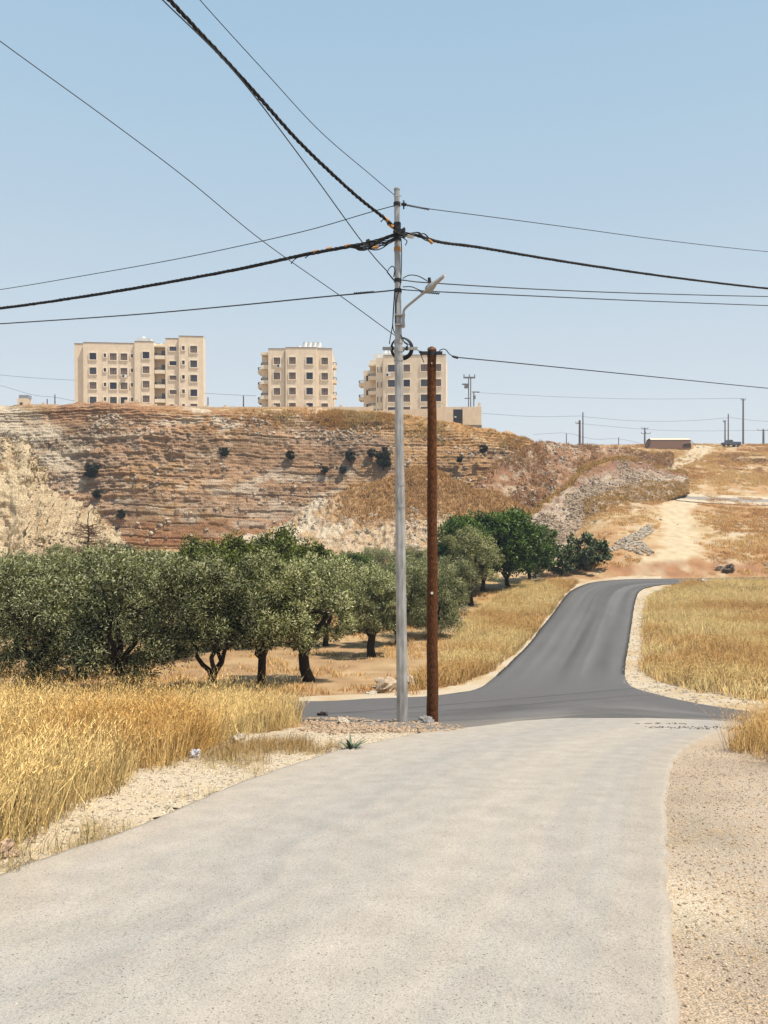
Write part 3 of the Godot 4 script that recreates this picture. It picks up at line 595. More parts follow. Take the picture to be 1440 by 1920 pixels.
func HS(x: float, z: float) -> float:          # the smooth ground
	var d := clampf(-z, 0.0, 4199.0)
	var i := DD.bsearch(d, false) - 1
	i = clampi(i, 0, DD.size() - 2)
	var d0: float = DD[i]
	var h: float = DD[i + 1] - d0
	var t := (d - d0) / h
	var tx := clampf(x / maxf(d, 4.0), -0.499, 0.499)
	var k := 0
	while k < 5 and tx > TX[k + 1]: k += 1
	var w := smoothstep(0.0, 1.0, (tx - TX[k]) / (TX[k + 1] - TX[k]))
	var t2 := t * t
	var t3 := t2 * t
	var a := 2 * t3 - 3 * t2 + 1
	var b := (t3 - 2 * t2 + t) * h
	var c := -2 * t3 + 3 * t2
	var e := (t3 - t2) * h
	var y0: float = a * COL[k][i] + b * SLOPE[k][i] + c * COL[k][i + 1] + e * SLOPE[k][i + 1]
	if d < 72.0: return 1.5 + y0
	var y1: float = a * COL[k + 1][i] + b * SLOPE[k + 1][i] + c * COL[k + 1][i + 1] + e * SLOPE[k + 1][i + 1]
	return 1.5 + lerpf(y0, y1, w)

var ROADS := []     # [polyline, half width] for keeping the ground even under the roads
var PATHS := []

func away(x: float, z: float, line: PackedVector2Array) -> float:
	var best := 1e9
	var p := Vector2(x, z)
	for i in line.size() - 1:
		var q := Geometry2D.get_closest_point_to_segment(p, line[i], line[i + 1])
		best = minf(best, p.distance_squared_to(q))
	return sqrt(best)

func H(x: float, z: float) -> float:           # the ground as built
	var y := HS(x, z)
	var d := Vector2(x, z).length()
	var amp := clampf(d * 0.004, 0.015, 0.35)
	var m := 1.0
	if d < 95.0:
		for r in ROADS: m = minf(m, smoothstep(r[1], r[1] + 1.6, away(x, z, r[0])))
	if m > 0:
		var s := clampf(12.0 / (d + 4.0), 0.12, 1.4)
		y += m * amp * (n1.get_noise_2d(x * s, z * s) + 0.35 * n1.get_noise_2d(x * s * 4 + 90, z * s * 4))
	return y

# ------------------------------------------------------------------ curves
func smooth3(pts: Array, n: int) -> PackedVector3Array:   # n + 1 points spread evenly along a Catmull-Rom curve
	var dense := PackedVector3Array()
	for i in pts.size() - 1:
		var p0: Vector3 = pts[maxi(i - 1, 0)]
		var p3: Vector3 = pts[mini(i + 2, pts.size() - 1)]
		for k in 12: dense.append(p_cubic(pts[i], pts[i + 1], p0, p3, k / 12.0))
	dense.append(pts[-1])
	var run := PackedFloat32Array([0.0])
	for i in dense.size() - 1: run.append(run[i] + dense[i].distance_to(dense[i + 1]))
	var out := PackedVector3Array()
	var j := 0
	for i in n + 1:
		var s := run[-1] * i / n
		while j < dense.size() - 2 and run[j + 1] < s: j += 1
		out.append(dense[j].lerp(dense[j + 1], clampf((s - run[j]) / maxf(run[j + 1] - run[j], 1e-6), 0, 1)))
	return out

func p_cubic(a: Vector3, b: Vector3, pre: Vector3, post: Vector3, t: float) -> Vector3:
	return a.cubic_interpolate(b, pre, post, t)

func on_ground(px: Array) -> Array:
	var out := []
	for p in px: out.append(G(p[0], p[1]))
	return out

func in_air(px: Array) -> Array:
	var out := []
	for p in px: out.append(at(p[0], p[1], p[2]))
	return out

# ------------------------------------------------------------------ meshes
func grid_mesh(v: PackedVector3Array, c: PackedColorArray, nu: int, nv: int, closed := false) -> ArrayMesh:
	var nrm := PackedVector3Array()
	nrm.resize(v.size())
	var idx := PackedInt32Array()
	var nc := nu if closed else nu - 1
	idx.resize(nc * (nv - 1) * 6)
	var k := 0
	for j in nv - 1:
		for i in nc:
			var a := j * nu + i
			var b := j * nu + (i + 1) % nu
			var e := a + nu
			var f := b + nu
			var n := (v[b] - v[e]).cross(v[f] - v[a])
			nrm[a] += n
			nrm[b] += n
			nrm[e] += n
			nrm[f] += n
			idx[k] = a; idx[k + 1] = e; idx[k + 2] = b
			idx[k + 3] = b; idx[k + 4] = e; idx[k + 5] = f
			k += 6
	for i in v.size(): nrm[i] = nrm[i].normalized()
	return arrays(v, nrm, c, idx)

func arrays(v: PackedVector3Array, n: PackedVector3Array, c: PackedColorArray, idx: PackedInt32Array) -> ArrayMesh:
	var a := []
	a.resize(Mesh.ARRAY_MAX)
	a[Mesh.ARRAY_VERTEX] = v
	a[Mesh.ARRAY_NORMAL] = n
	if c.size(): a[Mesh.ARRAY_COLOR] = c
	if idx.size(): a[Mesh.ARRAY_INDEX] = idx
	var m := ArrayMesh.new()
	m.add_surface_from_arrays(Mesh.PRIMITIVE_TRIANGLES, a)
	return m

class Shape:
	var v := PackedVector3Array()
	var n := PackedVector3Array()
	var c := PackedColorArray()
	var col := Color.WHITE
	func tri(a: Vector3, b: Vector3, d: Vector3) -> void:
		var q := (d - a).cross(b - a).normalized()
		v.append_array([a, b, d])
		n.append_array([q, q, q])
		c.append_array([col, col, col])
	func quad(a: Vector3, b: Vector3, d: Vector3, e: Vector3) -> void:   # a b d e round the face, clockwise seen from the front
		tri(a, b, d)
		tri(a, d, e)
	func box(at: Vector3, size: Vector3, t := Basis.IDENTITY) -> void:   # at: centre
		var h := size / 2
		var p := []
		for x in [-1, 1]:
			for y in [-1, 1]:
				for z in [-1, 1]: p.append(at + t * Vector3(h.x * x, h.y * y, h.z * z))
		quad(p[1], p[3], p[7], p[5])
		quad(p[4], p[6], p[2], p[0])
		quad(p[5], p[7], p[6], p[4])
		quad(p[0], p[2], p[3], p[1])
		quad(p[3], p[2], p[6], p[7])
		quad(p[0], p[1], p[5], p[4])
	func span(x0: float, x1: float, y0: float, y1: float, z0: float, z1: float) -> void:
		box(Vector3((x0 + x1) / 2, (y0 + y1) / 2, (z0 + z1) / 2), Vector3(x1 - x0, y1 - y0, z1 - z0))
	func tube(pts: PackedVector3Array, radii: Array, sides := 6, caps := true, flat := false) -> void:
		var rings := []
		var up := Vector3.UP
		for i in pts.size():
			var dir := (pts[mini(i + 1, pts.size() - 1)] - pts[maxi(i - 1, 0)]).normalized()
			if i == 0: up = Vector3.RIGHT if absf(dir.y) > 0.8 else Vector3.UP
			var x := up.cross(dir).normalized()
			up = dir.cross(x).normalized()
			var r: float = radii[mini(i, radii.size() - 1)]
			var ring := []
			for k in sides:
				var a := TAU * (k + 0.5) / sides
				ring.append([pts[i] + (x * cos(a) + up * sin(a)) * r, x * cos(a) + up * sin(a)])
			rings.append(ring)
		for i in pts.size() - 1:
			for k in sides:
				var a = rings[i][k]
				var b = rings[i][(k + 1) % sides]
				var d = rings[i + 1][(k + 1) % sides]
				var e = rings[i + 1][k]
				if flat: quad(a[0], e[0], d[0], b[0])
				else:
					v.append_array([a[0], e[0], d[0], a[0], d[0], b[0]])
					n.append_array([a[1], e[1], d[1], a[1], d[1], b[1]])
					c.append_array([col, col, col, col, col, col])
		if caps:
			for k in range(1, sides - 1):
				tri(rings[0][0][0], rings[0][k][0], rings[0][k + 1][0])
				tri(rings[-1][0][0], rings[-1][k + 1][0], rings[-1][k][0])
	func mesh() -> ArrayMesh:
		var a := []
		a.resize(Mesh.ARRAY_MAX)
		a[Mesh.ARRAY_VERTEX] = v
		a[Mesh.ARRAY_NORMAL] = n
		a[Mesh.ARRAY_COLOR] = c
		var m := ArrayMesh.new()
		m.add_surface_from_arrays(Mesh.PRIMITIVE_TRIANGLES, a)
		return m

func rod(pts: PackedVector3Array, radii: Array, sides := 6, flat := false) -> ArrayMesh:
	var s := Shape.new()
	s.tube(pts, radii, sides, true, flat)
	return s.mesh()

func box_mesh(at_: Vector3, size: Vector3, t := Basis.IDENTITY) -> ArrayMesh:
	var s := Shape.new()
	s.box(at_, size, t)
	return s.mesh()

func ball(seed_: int, r: Vector3, rough: float, rings := 7, seg := 10) -> ArrayMesh:    # an uneven stone
	var s := Shape.new()
	var p := []
	for j in rings + 1:
		var row := []
		for i in seg:
			var u := TAU * i / seg
			var w := PI * j / rings
			var q := Vector3(sin(w) * cos(u), cos(w), sin(w) * sin(u))
			var f := 1.0 + rough * n2.get_noise_3d(q.x * 1.4 + seed_ * 17.3, q.y * 1.4, q.z * 1.4) * 2.0 + rough * 0.5 * n2.get_noise_3d(q.x * 4 + seed_ * 5.3, q.y * 4, q.z * 4)
			row.append(q * f * r)
		p.append(row)
	for j in rings:
		for i in seg:
			var k := (i + 1) % seg
			if j < rings - 1: s.tri(p[j][i], p[j + 1][k], p[j + 1][i])
			if j > 0: s.tri(p[j][i], p[j][k], p[j + 1][k])
			elif j == 0: pass
	return s.mesh()

# ------------------------------------------------------------------ materials
func noise_tex(freq: float, lo: Color, hi: Color, size := 512, seed_ := 1, octaves := 4, sharp := false) -> NoiseTexture2D:
	var t := NoiseTexture2D.new()
	t.width = size; t.height = size; t.seamless = true
	var n := FastNoiseLite.new()
	n.seed = seed_; n.frequency = freq; n.fractal_octaves = octaves
	t.noise = n
	var g := Gradient.new()
	g.set_color(0, lo); g.set_color(1, hi)
	if sharp:
		g.set_offset(0, 0.3)
		g.set_offset(1, 0.7)
	t.color_ramp = g
	return t

func bump_tex(freq: float, strength: float, seed_ := 3, octaves := 5) -> NoiseTexture2D:
	var t := NoiseTexture2D.new()
	t.width = 512; t.height = 512; t.seamless = true; t.as_normal_map = true; t.bump_strength = strength
	var n := FastNoiseLite.new()
	n.seed = seed_; n.frequency = freq; n.fractal_octaves = octaves
	t.noise = n
	return t

func lin(r: float, g: float, b: float) -> Color:
	return Color(r, g, b).linear_to_srgb()

func plain(c: Color, rough := 0.8, metal := 0.0) -> StandardMaterial3D:   # c linear
	var m := StandardMaterial3D.new()
	m.albedo_color = c.linear_to_srgb()
	m.roughness = rough
	m.metallic = metal
	m.metallic_specular = 0.4
	return m

func tinted(tex: Texture2D, scale: float, nrm: Texture2D, nscale := 1.0, rough := 0.95) -> StandardMaterial3D:
	var m := StandardMaterial3D.new()
	m.vertex_color_use_as_albedo = true
	m.roughness = rough
	m.metallic_specular = 0.25
	m.uv1_triplanar = true
	m.uv1_world_triplanar = true
	m.uv1_scale = Vector3.ONE * scale
	m.albedo_texture = tex
	if nrm:
		m.normal_enabled = true
		m.normal_texture = nrm
		m.normal_scale = nscale
	return m

func speckle() -> ImageTexture:      # worn road aggregate: fine grains with a few dark and pale chips
	var im := Image.create(1024, 1024, false, Image.FORMAT_RGB8)
	var g := RandomNumberGenerator.new()
	g.seed = 19
	im.fill(Color(0.9, 0.89, 0.88))
	for k in 150000:
		var v := g.randf_range(0.70, 1.0)
		im.fill_rect(Rect2i(g.randi() % 1022, g.randi() % 1022, 1 + g.randi() % 3, 1 + g.randi() % 3), Color(v, v * 0.99, v * 0.975))
	for k in 3000:
		var v := g.randf_range(0.5, 0.75) if g.randf() < 0.7 else 1.0
		var w := 2 + g.randi() % 3
		im.fill_rect(Rect2i(g.randi() % 1018, g.randi() % 1018, w, 2 + g.randi() % 3), Color(v, v * 0.98, v * 0.95))
	return ImageTexture.create_from_image(im)

func make_materials() -> void:
	var speck := noise_tex(0.05, Color(0.58, 0.57, 0.56), Color(1, 1, 1), 512, 1, 5, true)
	var fine := noise_tex(0.16, Color(0.62, 0.60, 0.58), Color(1, 1, 1), 1024, 9, 4, true)
	var rough := bump_tex(0.06, 9.0, 4)
	var grain := noise_tex(0.12, Color(0.70, 0.68, 0.66), Color(1, 1, 1), 1024, 17, 5, true)
	M.soil = tinted(grain, 0.7, rough, 0.45)
	M.rock = tinted(speck, 0.22, rough, 1.0)
	M.road = tinted(speckle(), 0.55, null, 0.0, 0.92)
	M.asphalt = tinted(fine, 0.9, bump_tex(0.3, 4.0, 7, 3), 0.35, 0.85)
	M.grass = StandardMaterial3D.new()
	M.grass.vertex_color_use_as_albedo = true
	M.grass.roughness = 0.75
	M.grass.metallic_specular = 0.2
	M.grass.backlight_enabled = true
	M.grass.backlight = Color(0.6, 0.6, 0.6)
	M.leaf = M.grass.duplicate()
	M.leaf.roughness = 0.5
	M.leaf.metallic_specular = 0.4
	M.leaf.backlight = Color(0.7, 0.75, 0.5)
	M.stone = tinted(speck, 1.5, rough, 0.7)
	M.bark = tinted(noise_tex(0.08, Color(0.45, 0.45, 0.45), Color(1, 1, 1), 256, 12, 4), 3.0, rough, 1.2)
	M.steel = plain(Color(0.54, 0.53, 0.52), 0.42, 0.3)
	var patina := noise_tex(0.02, Color(0.70, 0.70, 0.70), Color(1, 1, 1), 256, 21, 4)
	M.steel.albedo_texture = patina
	M.steel.uv1_triplanar = true
	M.steel.uv1_scale = Vector3(2.0, 0.5, 2.0)
	M.steel_dull = plain(Color(0.36, 0.35, 0.34), 0.5, 0.3)
	M.iron = plain(Color(0.035, 0.035, 0.04), 0.6, 0.3)
	M.cable = plain(Color(0.016, 0.016, 0.02), 0.55)
	M.wire = plain(Color(0.05, 0.055, 0.065), 0.5, 0.3)
	M.tape = plain(Color(0.42, 0.20, 0.06), 0.7)
	M.porcelain = plain(Color(0.62, 0.58, 0.50), 0.4)
	M.wood = tinted(noise_tex(0.05, Color(0.42, 0.42, 0.42), Color(1, 1, 1), 512, 31, 5, true), 1.0, bump_tex(0.05, 7.0, 33), 0.9, 0.85)
	M.wood.uv1_scale = Vector3(6.0, 0.35, 6.0)
	M.glass = plain(Color(0.05, 0.045, 0.05), 0.12)
	M.glass.metallic_specular = 0.6
	M.frame = plain(Color(0.045, 0.022, 0.015), 0.5)
	var lime := noise_tex(0.02, Color(0.93, 0.92, 0.91), Color(1, 1, 1), 512, 41, 4)
	for k in [["wall", Color(0.82, 0.69, 0.535)], ["wall_pale", Color(0.84, 0.73, 0.58)], ["surround", Color(0.84, 0.76, 0.64)], ["fence", Color(0.74, 0.60, 0.45)], ["white", Color(0.80, 0.80, 0.79)], ["plinth", Color(0.20, 0.16, 0.12)]]:
		var m := plain(k[1], 0.9)
		m.albedo_texture = lime
		m.uv1_triplanar = true
		m.uv1_world_triplanar = true
		m.uv1_scale = Vector3(0.12, 0.05, 0.12)
		M[k[0]] = m

# ------------------------------------------------------------------ colours of the ground
func mix(a: Color, b: Color, t: float) -> Color:
	return a.lerp(b, clampf(t, 0, 1))

const STRAW := Color(0.56, 0.38, 0.16)
const DIRT := Color(0.50, 0.36, 0.23)
const PALE := Color(0.66, 0.56, 0.43)
const RUST := Color(0.45, 0.24, 0.11)

func ground_color(x: float, y: float, z: float) -> Color:
	var d := -z
	var a := n1.get_noise_2d(x * 2.0, z * 2.0)
	var b := n1.get_noise_2d(x * 0.35 + 50, z * 0.35)
	var c := mix(DIRT, STRAW, 0.5 + a * 1.3)
	c = mix(c, Color(0.42, 0.26, 0.13), b * 1.6 - 0.1)
	if d > 72:
		var tx := x / d
		if tx > 0.15 or d > 124:
			c = mix(Color(0.62, 0.47, 0.29), Color(0.54, 0.33, 0.17), 0.5 + b * 1.6 + a * 1.6)
			c = mix(c, PALE, n1.get_noise_2d(x * 1.3 + 7, z * 1.3) * 2.0 - 0.25)
		for p in PATHS:
			c = mix(Color(0.68, 0.55, 0.38), c, smoothstep(p[1] * 0.6, p[1] * 1.3, away(x, z, p[0]) + a * 1.2))
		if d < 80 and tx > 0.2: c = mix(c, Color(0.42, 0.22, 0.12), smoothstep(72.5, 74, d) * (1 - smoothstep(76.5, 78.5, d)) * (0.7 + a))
	elif x > 0.6 and d < 14:
		c = mix(Color(0.55, 0.43, 0.32), Color(0.50, 0.42, 0.335), 0.5 + a * 1.5 + b)
		c = mix(c, PALE, 1.2 - Vector2(x - 1.33, (d - 3.5) * 0.8).length() * 3.4 + a * 0.8)
	elif d > 19 and d < 72 and x < 6:
		c = mix(Color(0.58, 0.42, 0.24), Color(0.46, 0.30, 0.17), 0.5 + b * 1.6 + a * 1.2)
	return c * (0.92 + 0.25 * n1.get_noise_2d(x * 6, z * 6))

func build_ground() -> void:
	var ang := PackedFloat32Array()
	for i in 600: ang.append((-37.0 + 74.0 * i / 599.0) * RAD)
	var rest := 40
	for i in range(1, rest): ang.append((37.0 + 286.0 * i / rest) * RAD)
	var rr := PackedFloat32Array([0.02, 0.5])
	var r := 0.5
	while r < 4000:
		r *= 1.024 if r < 70 else 1.0095 if r < 230 else 1.2
		rr.append(r)
	var nu := ang.size()
	var nv := rr.size()
	var v := PackedVector3Array()
	var c := PackedColorArray()
	v.resize(nu * nv)
	c.resize(nu * nv)
	for j in nv:
		for i in nu:
			var x := sin(ang[i]) * rr[j]
			var z := -cos(ang[i]) * rr[j]
			var y := H(x, z)
			v[j * nu + i] = Vector3(x, y, z)
			c[j * nu + i] = ground_color(x, y, z)
	struct("ground", grid_mesh(v, c, nu, nv, true), M.soil)

func strip(left: Array, right: Array, n: int, m: int, lift: float, color: Callable, ragged := 0.0, skirt := 0.0, dive := false) -> ArrayMesh:
	var L := smooth3(left, n)
	var R := smooth3(right, n)
	var v := PackedVector3Array()
	var c := PackedColorArray()
	var cols := m + 1 + (2 if skirt > 0 else 0)
	for i in n + 1:
		var a := L[i]
		var b := R[i]
		var side := (b - a).normalized()
		a += side * ragged * (n1.get_noise_2d(a.x * 22, a.z * 22) + 0.4 * n1.get_noise_2d(a.x * 5, a.z * 5))
		b += side * ragged * (n1.get_noise_2d(b.x * 22 + 40, b.z * 22) + 0.4 * n1.get_noise_2d(b.x * 5 + 40, b.z * 5))
		for k in cols:
			var kk := clampi(k - 1, 0, m) if skirt > 0 else k
			var p := a.lerp(b, float(kk) / m)
			p.y = HS(p.x, p.z) + lift - (0.03 if dive and i == 0 else 0.0)
			if skirt > 0 and (k == 0 or k == cols - 1):
				p.y -= skirt
				p += side * (-0.03 if k == 0 else 0.03)
			v.append(p)
			c.append(color.call(p, float(kk) / m, float(i) / n))
	return grid_mesh(v, c, cols, n + 1)

# control net of [px, py, depth] rows -> a finely divided sheet, pushed about along its normals
func sheet(called: String, net: Array, nu: int, nv: int, push: Callable, color: Callable, mat: Material) -> void:
	var rows := []
	for row in net: rows.append(in_air(row))
	var nc: int = rows[0].size()
	var cols := []
	var seg := nc - 1
	var v := PackedVector3Array()
	v.resize(nu * nv)
	var mid := []
	for j in rows.size():
		var line := PackedVector3Array()
		for i in nu:
			var t := float(i) / (nu - 1) * seg
			var k := mini(int(t), seg - 1)
			line.append(p_cubic(rows[j][k], rows[j][k + 1], rows[j][maxi(k - 1, 0)], rows[j][mini(k + 2, seg)], t - k))
		mid.append(line)
	var segv := rows.size() - 1
	for j in nv:
		var t := float(j) / (nv - 1) * segv
		var k := mini(int(t), segv - 1)
		for i in nu:
			v[j * nu + i] = p_cubic(mid[k][i], mid[k + 1][i], mid[maxi(k - 1, 0)][i], mid[mini(k + 2, segv)][i], t - k)
	var w := v.duplicate()
	var c := PackedColorArray()
	c.resize(v.size())
	for j in nv:
		for i in nu:
			var q := j * nu + i
			var du := v[j * nu + mini(i + 1, nu - 1)] - v[j * nu + maxi(i - 1, 0)]
			var dv := v[mini(j + 1, nv - 1) * nu + i] - v[maxi(j - 1, 0) * nu + i]
			var nn := du.cross(dv).normalized()
			if nn.z < 0 and absf(nn.z) > absf(nn.y): nn = -nn
			elif nn.y < 0 and absf(nn.y) >= absf(nn.z): nn = -nn
			w[q] = v[q] + push.call(v[q], nn, float(i) / (nu - 1), float(j) / (nv - 1))
			c[q] = color.call(w[q], float(i) / (nu - 1), float(j) / (nv - 1))
	cols.clear()
	last_sheet = w
	sheet_nu = nu
	sheet_nv = nv
	struct(called, grid_mesh(w, c, nu, nv), mat)

func scatter_on(called: String, label: String, cat: String, mesh: Mesh, mat: Material, count: int, size: Vector2, tint: Callable, keep: Callable, sink := 0.0, flat := false) -> void:
	var ts: Array[Transform3D] = []
	var cs := PackedColorArray()
	var tries := 0
	while ts.size() < count and tries < count * 20:
		tries += 1
		var i := rng.randi() % (sheet_nu - 1)
		var j := rng.randi() % (sheet_nv - 1)
		var a := last_sheet[j * sheet_nu + i]
		var p := a + (last_sheet[j * sheet_nu + i + 1] - a) * rng.randf() + (last_sheet[(j + 1) * sheet_nu + i] - a) * rng.randf()
		if rng.randf() > keep.call(p, float(i) / sheet_nu, float(j) / sheet_nv): continue
		var k := rng.randf_range(size.x, size.y)
		var t := Basis(Vector3.UP, rng.randf() * TAU)
		if flat: t = Basis(Vector3(rng.randfn(0, 1), rng.randfn(0, 1), rng.randfn(0, 1)).normalized(), rng.randf() * 1.2) * t
		ts.append(Transform3D(t * Basis.from_scale(Vector3(k, k * rng.randf_range(0.75, 1.25), k)), p - Vector3.UP * sink * k))
		cs.append(tint.call(p))
	many(called, label, cat, mesh, mat, ts, cs)

# ------------------------------------------------------------------ scattered things
func tuft(seed_: int, blades: int, spread: float, tall: float, width: float, heads: float) -> ArrayMesh:
	var r := RandomNumberGenerator.new()
	r.seed = seed_
	var s := Shape.new()
	for b in blades:
		var a := r.randf() * TAU
		var base := Vector3(cos(a), 0, sin(a)) * spread * sqrt(r.randf())
		var lean := Vector3(r.randfn(0, 0.30), 1, r.randfn(0, 0.30)).normalized()
		var bend := Vector3(r.randfn(0, 0.35), -0.25 * r.randf(), r.randfn(0, 0.35))
		var h := tall * r.randf_range(0.45, 1.0)
		var f := r.randf() * TAU
		var w := Vector3(cos(f), 0, sin(f)) * width * r.randf_range(0.6, 1.3)
		var p1 := base + lean * h * 0.5
		var p2 := base + lean * h + bend * h * 0.4
		var g := r.randf_range(0.55, 1.2)
		s.col = Color(g, g * r.randf_range(0.9, 1.02), g * r.randf_range(0.75, 1.0))
		s.quad(base - w, p1 - w * 0.8, p1 + w * 0.8, base + w)
		s.tri(p1 - w * 0.8, p2, p1 + w * 0.8)
		if r.randf() < heads:
			s.col = Color(g * 1.1, g * 0.98, g * 0.8)
			var dir := (p2 - p1).normalized()
			var len := minf(h * 0.14, 0.05)
			for k in 3:
				var o := Vector3(r.randfn(0, 1), r.randfn(0, 0.4), r.randfn(0, 1)).normalized()
				var q := p2 - dir * len * k * 0.5
				var tip := q + dir * len * 0.6 + o * len * 0.35
				s.tri(q - o.cross(dir) * width * 1.1, tip, q + o.cross(dir) * width * 1.1)
	for i in s.n.size(): s.n[i] = (s.n[i] * (1.0 if s.n[i].y >= 0 else -1.0) + Vector3.UP * 0.8).normalized()
	return s.mesh()

func scatter(called: String, label: String, cat: String, mesh: Mesh, mat: Material, poly: Array, box: Rect2, count: int, size: Vector2, tint: Callable, sink := 0.0, keep = null, flat := false) -> void:
	var pp := PackedVector2Array()
	for p in poly: pp.append(Vector2(p[0], p[1]))
	var ts: Array[Transform3D] = []
	var cs := PackedColorArray()
	var tries := 0
	while ts.size() < count and tries < count * 25:
		tries += 1
		var x := rng.randf_range(box.position.x, box.end.x)
		var d := rng.randf_range(box.position.y, box.end.y)
		var y := H(x, -d)
		var p := Vector3(x, y, -d)
		if pp.size() and not Geometry2D.is_point_in_polygon(seen_at(p), pp): continue
		if keep != null and rng.randf() > keep.call(p): continue
		var k := rng.randf_range(size.x, size.y)
		var t := Basis(Vector3.UP, rng.randf() * TAU)
		if flat: t = Basis(Vector3(rng.randfn(0, 1), rng.randfn(0, 1), rng.randfn(0, 1)).normalized(), rng.randf() * 0.9) * t
		p.y -= sink * k
		ts.append(Transform3D(t * Basis.from_scale(Vector3(k, k * rng.randf_range(0.75, 1.2), k)), p))
		cs.append(tint.call(p))
	many(called, label, cat, mesh, mat, ts, cs)

func many(called: String, label: String, cat: String, mesh: Mesh, mat: Material, ts: Array[Transform3D], cs: PackedColorArray) -> void:
	if ts.is_empty(): return
	var mm := MultiMesh.new()
	mm.transform_format = MultiMesh.TRANSFORM_3D
	mm.use_colors = true
	mm.mesh = mesh
	mm.instance_count = ts.size()
	for i in ts.size():
		mm.set_instance_transform(i, ts[i])
		mm.set_instance_color(i, cs[i])
	var o := MultiMeshInstance3D.new()
	o.multimesh = mm
	o.material_override = mat
	o.name = numbered(called)
	add_child(o)
	o.set_meta("kind", "stuff")
	tag(o, label, cat)

# ------------------------------------------------------------------ trees
func leaves(r: RandomNumberGenerator, clumps: Array, per: int, length: float, width: float, c0: Color, c1: Color, droop := 0.0) -> ArrayMesh:
	var v := PackedVector3Array()
	var n := PackedVector3Array()
	var c := PackedColorArray()
	for k in clumps:
		var at_: Vector3 = k[0]
		var rad: float = k[1]
		var tone := r.randf()
		for i in per:
			var o := Vector3(r.randfn(0, 1), r.randfn(0, 0.85), r.randfn(0, 1))
			o = o.normalized() * rad * pow(r.randf(), 0.45)
			var p := at_ + o
			var dir := (o.normalized() * 0.7 + Vector3(r.randfn(0, 0.6), r.randfn(0.1 - droop, 0.6), r.randfn(0, 0.6))).normalized()
			var side := dir.cross(Vector3(r.randfn(0, 1), r.randfn(0, 1), r.randfn(0, 1))).normalized()
			var l := length * r.randf_range(0.6, 1.3)
			var w := side * width * r.randf_range(0.35, 0.6)
			var m := p + dir * l * 0.45
			var e := p + dir * l
			var nn := dir.cross(side).normalized()
			if nn.dot(o + Vector3.UP * 0.3) < 0: nn = -nn
			nn = (nn + o.normalized() * 0.5 + Vector3.UP * 0.15).normalized()
			var col := c0.lerp(c1, clampf(tone * 0.55 + r.randf() * 0.5, 0, 1)) * r.randf_range(0.75, 1.2)
			v.append_array([p, m - w, e, p, e, m + w])
			n.append_array([nn, nn, nn, nn, nn, nn])
			c.append_array([col, col, col, col, col, col])
	return arrays(v, n, c, PackedInt32Array())

func limb(s: Shape, r: RandomNumberGenerator, a: Vector3, b: Vector3, r0: float, r1: float, wob: float) -> void:
	var pts := PackedVector3Array()
	var rad := []
	for i in 7:
		var t := i / 6.0
		var p := a.lerp(b, t)
		if i > 0 and i < 6: p += Vector3(r.randfn(0, wob), r.randfn(0, wob * 0.5), r.randfn(0, wob))
		pts.append(p)
		rad.append(lerpf(r0, r1, pow(t, 0.8)))
	s.tube(pts, rad, 7)

# trunk with forks and a crown of leaf clumps, for a crown of that height and radius
func make_tree(called: String, seed_: int, tall: float, wide: float, low: float, fork: float, girth: float, n_clumps: int, per: int, length: float, width: float, c0: Color, c1: Color, bark: Color) -> Node3D:
	var r := RandomNumberGenerator.new()
	r.seed = seed_
	var o := thing(called, "", "tree")
	var s := Shape.new()
	s.col = bark
	var top := Vector3(r.randfn(0, 0.12), fork, r.randfn(0, 0.12))
	s.tube(PackedVector3Array([Vector3(0, -0.2, 0), Vector3(0.02, 0.1, 0), top * 0.5 + Vector3(r.randfn(0, 0.04), 0, r.randfn(0, 0.04)), top]), [girth * 1.7, girth * 1.15, girth, girth * 0.95], 9)
	var clumps := []
	var mid := (tall + low) / 2
	var half := (tall - low) / 2
	for i in n_clumps:
		var q := Vector3.ZERO
		for k in 30:
			var a := r.randf() * TAU
			var h := r.randf_range(-1, 1)
			var rad := sqrt(r.randf())
			q = Vector3(cos(a) * rad, h, sin(a) * rad)
			var edge := 1.0 + 0.36 * n2.get_noise_3d(cos(a) * 1.3 + seed_ * 9.1, h * 1.3, sin(a) * 1.3) * 2.0
			var rr := sqrt(q.x * q.x + q.z * q.z) / (edge * sqrt(maxf(0.0, 1 - pow(absf(h), 2.6))) + 0.001)
			if rr < 1.0 and rr * rr + h * h > 0.28: break
		var cr := r.randf_range(0.15, 0.30) * wide
		if i % 4 == 0:
			cr *= 0.6
			q *= Vector3(1.05, 0.93, 1.05)
		clumps.append([Vector3(q.x * (wide - cr * 0.5), mid + q.y * (half - cr * 0.4), q.z * (wide - cr * 0.5)), cr])
	var forks := 4
	for i in forks:
		var a := TAU * (i + r.randf() * 0.6) / forks
		var out := Vector3(cos(a), 0, sin(a)) * wide * r.randf_range(0.3, 0.5)
		var k := top + out + Vector3.UP * (tall - fork) * r.randf_range(0.3, 0.45)
		limb(s, r, top - Vector3.UP * 0.06, k, girth * 0.72, girth * 0.38, 0.05)
		for q in 3:
			var e: Vector3 = clumps[r.randi() % clumps.size()][0]
			limb(s, r, k, k.lerp(Vector3(e.x, maxf(e.y, k.y), e.z), 0.8), girth * 0.36, girth * 0.1, 0.05)
	put("trunk", s.mesh(), M.bark, o)
	put("crown", leaves(r, clumps, per, length, width, c0, c1), M.leaf, o)
	return o

# ------------------------------------------------------------------ poles and wires
func cable(called: String, label: String, px: Array, radius: float, group := "", n := 60) -> MeshInstance3D:
	var o := put(called, rod(smooth3(in_air(px), n), [radius], 5), M.wire)
	tag(o, label, "cable", group)
	return o

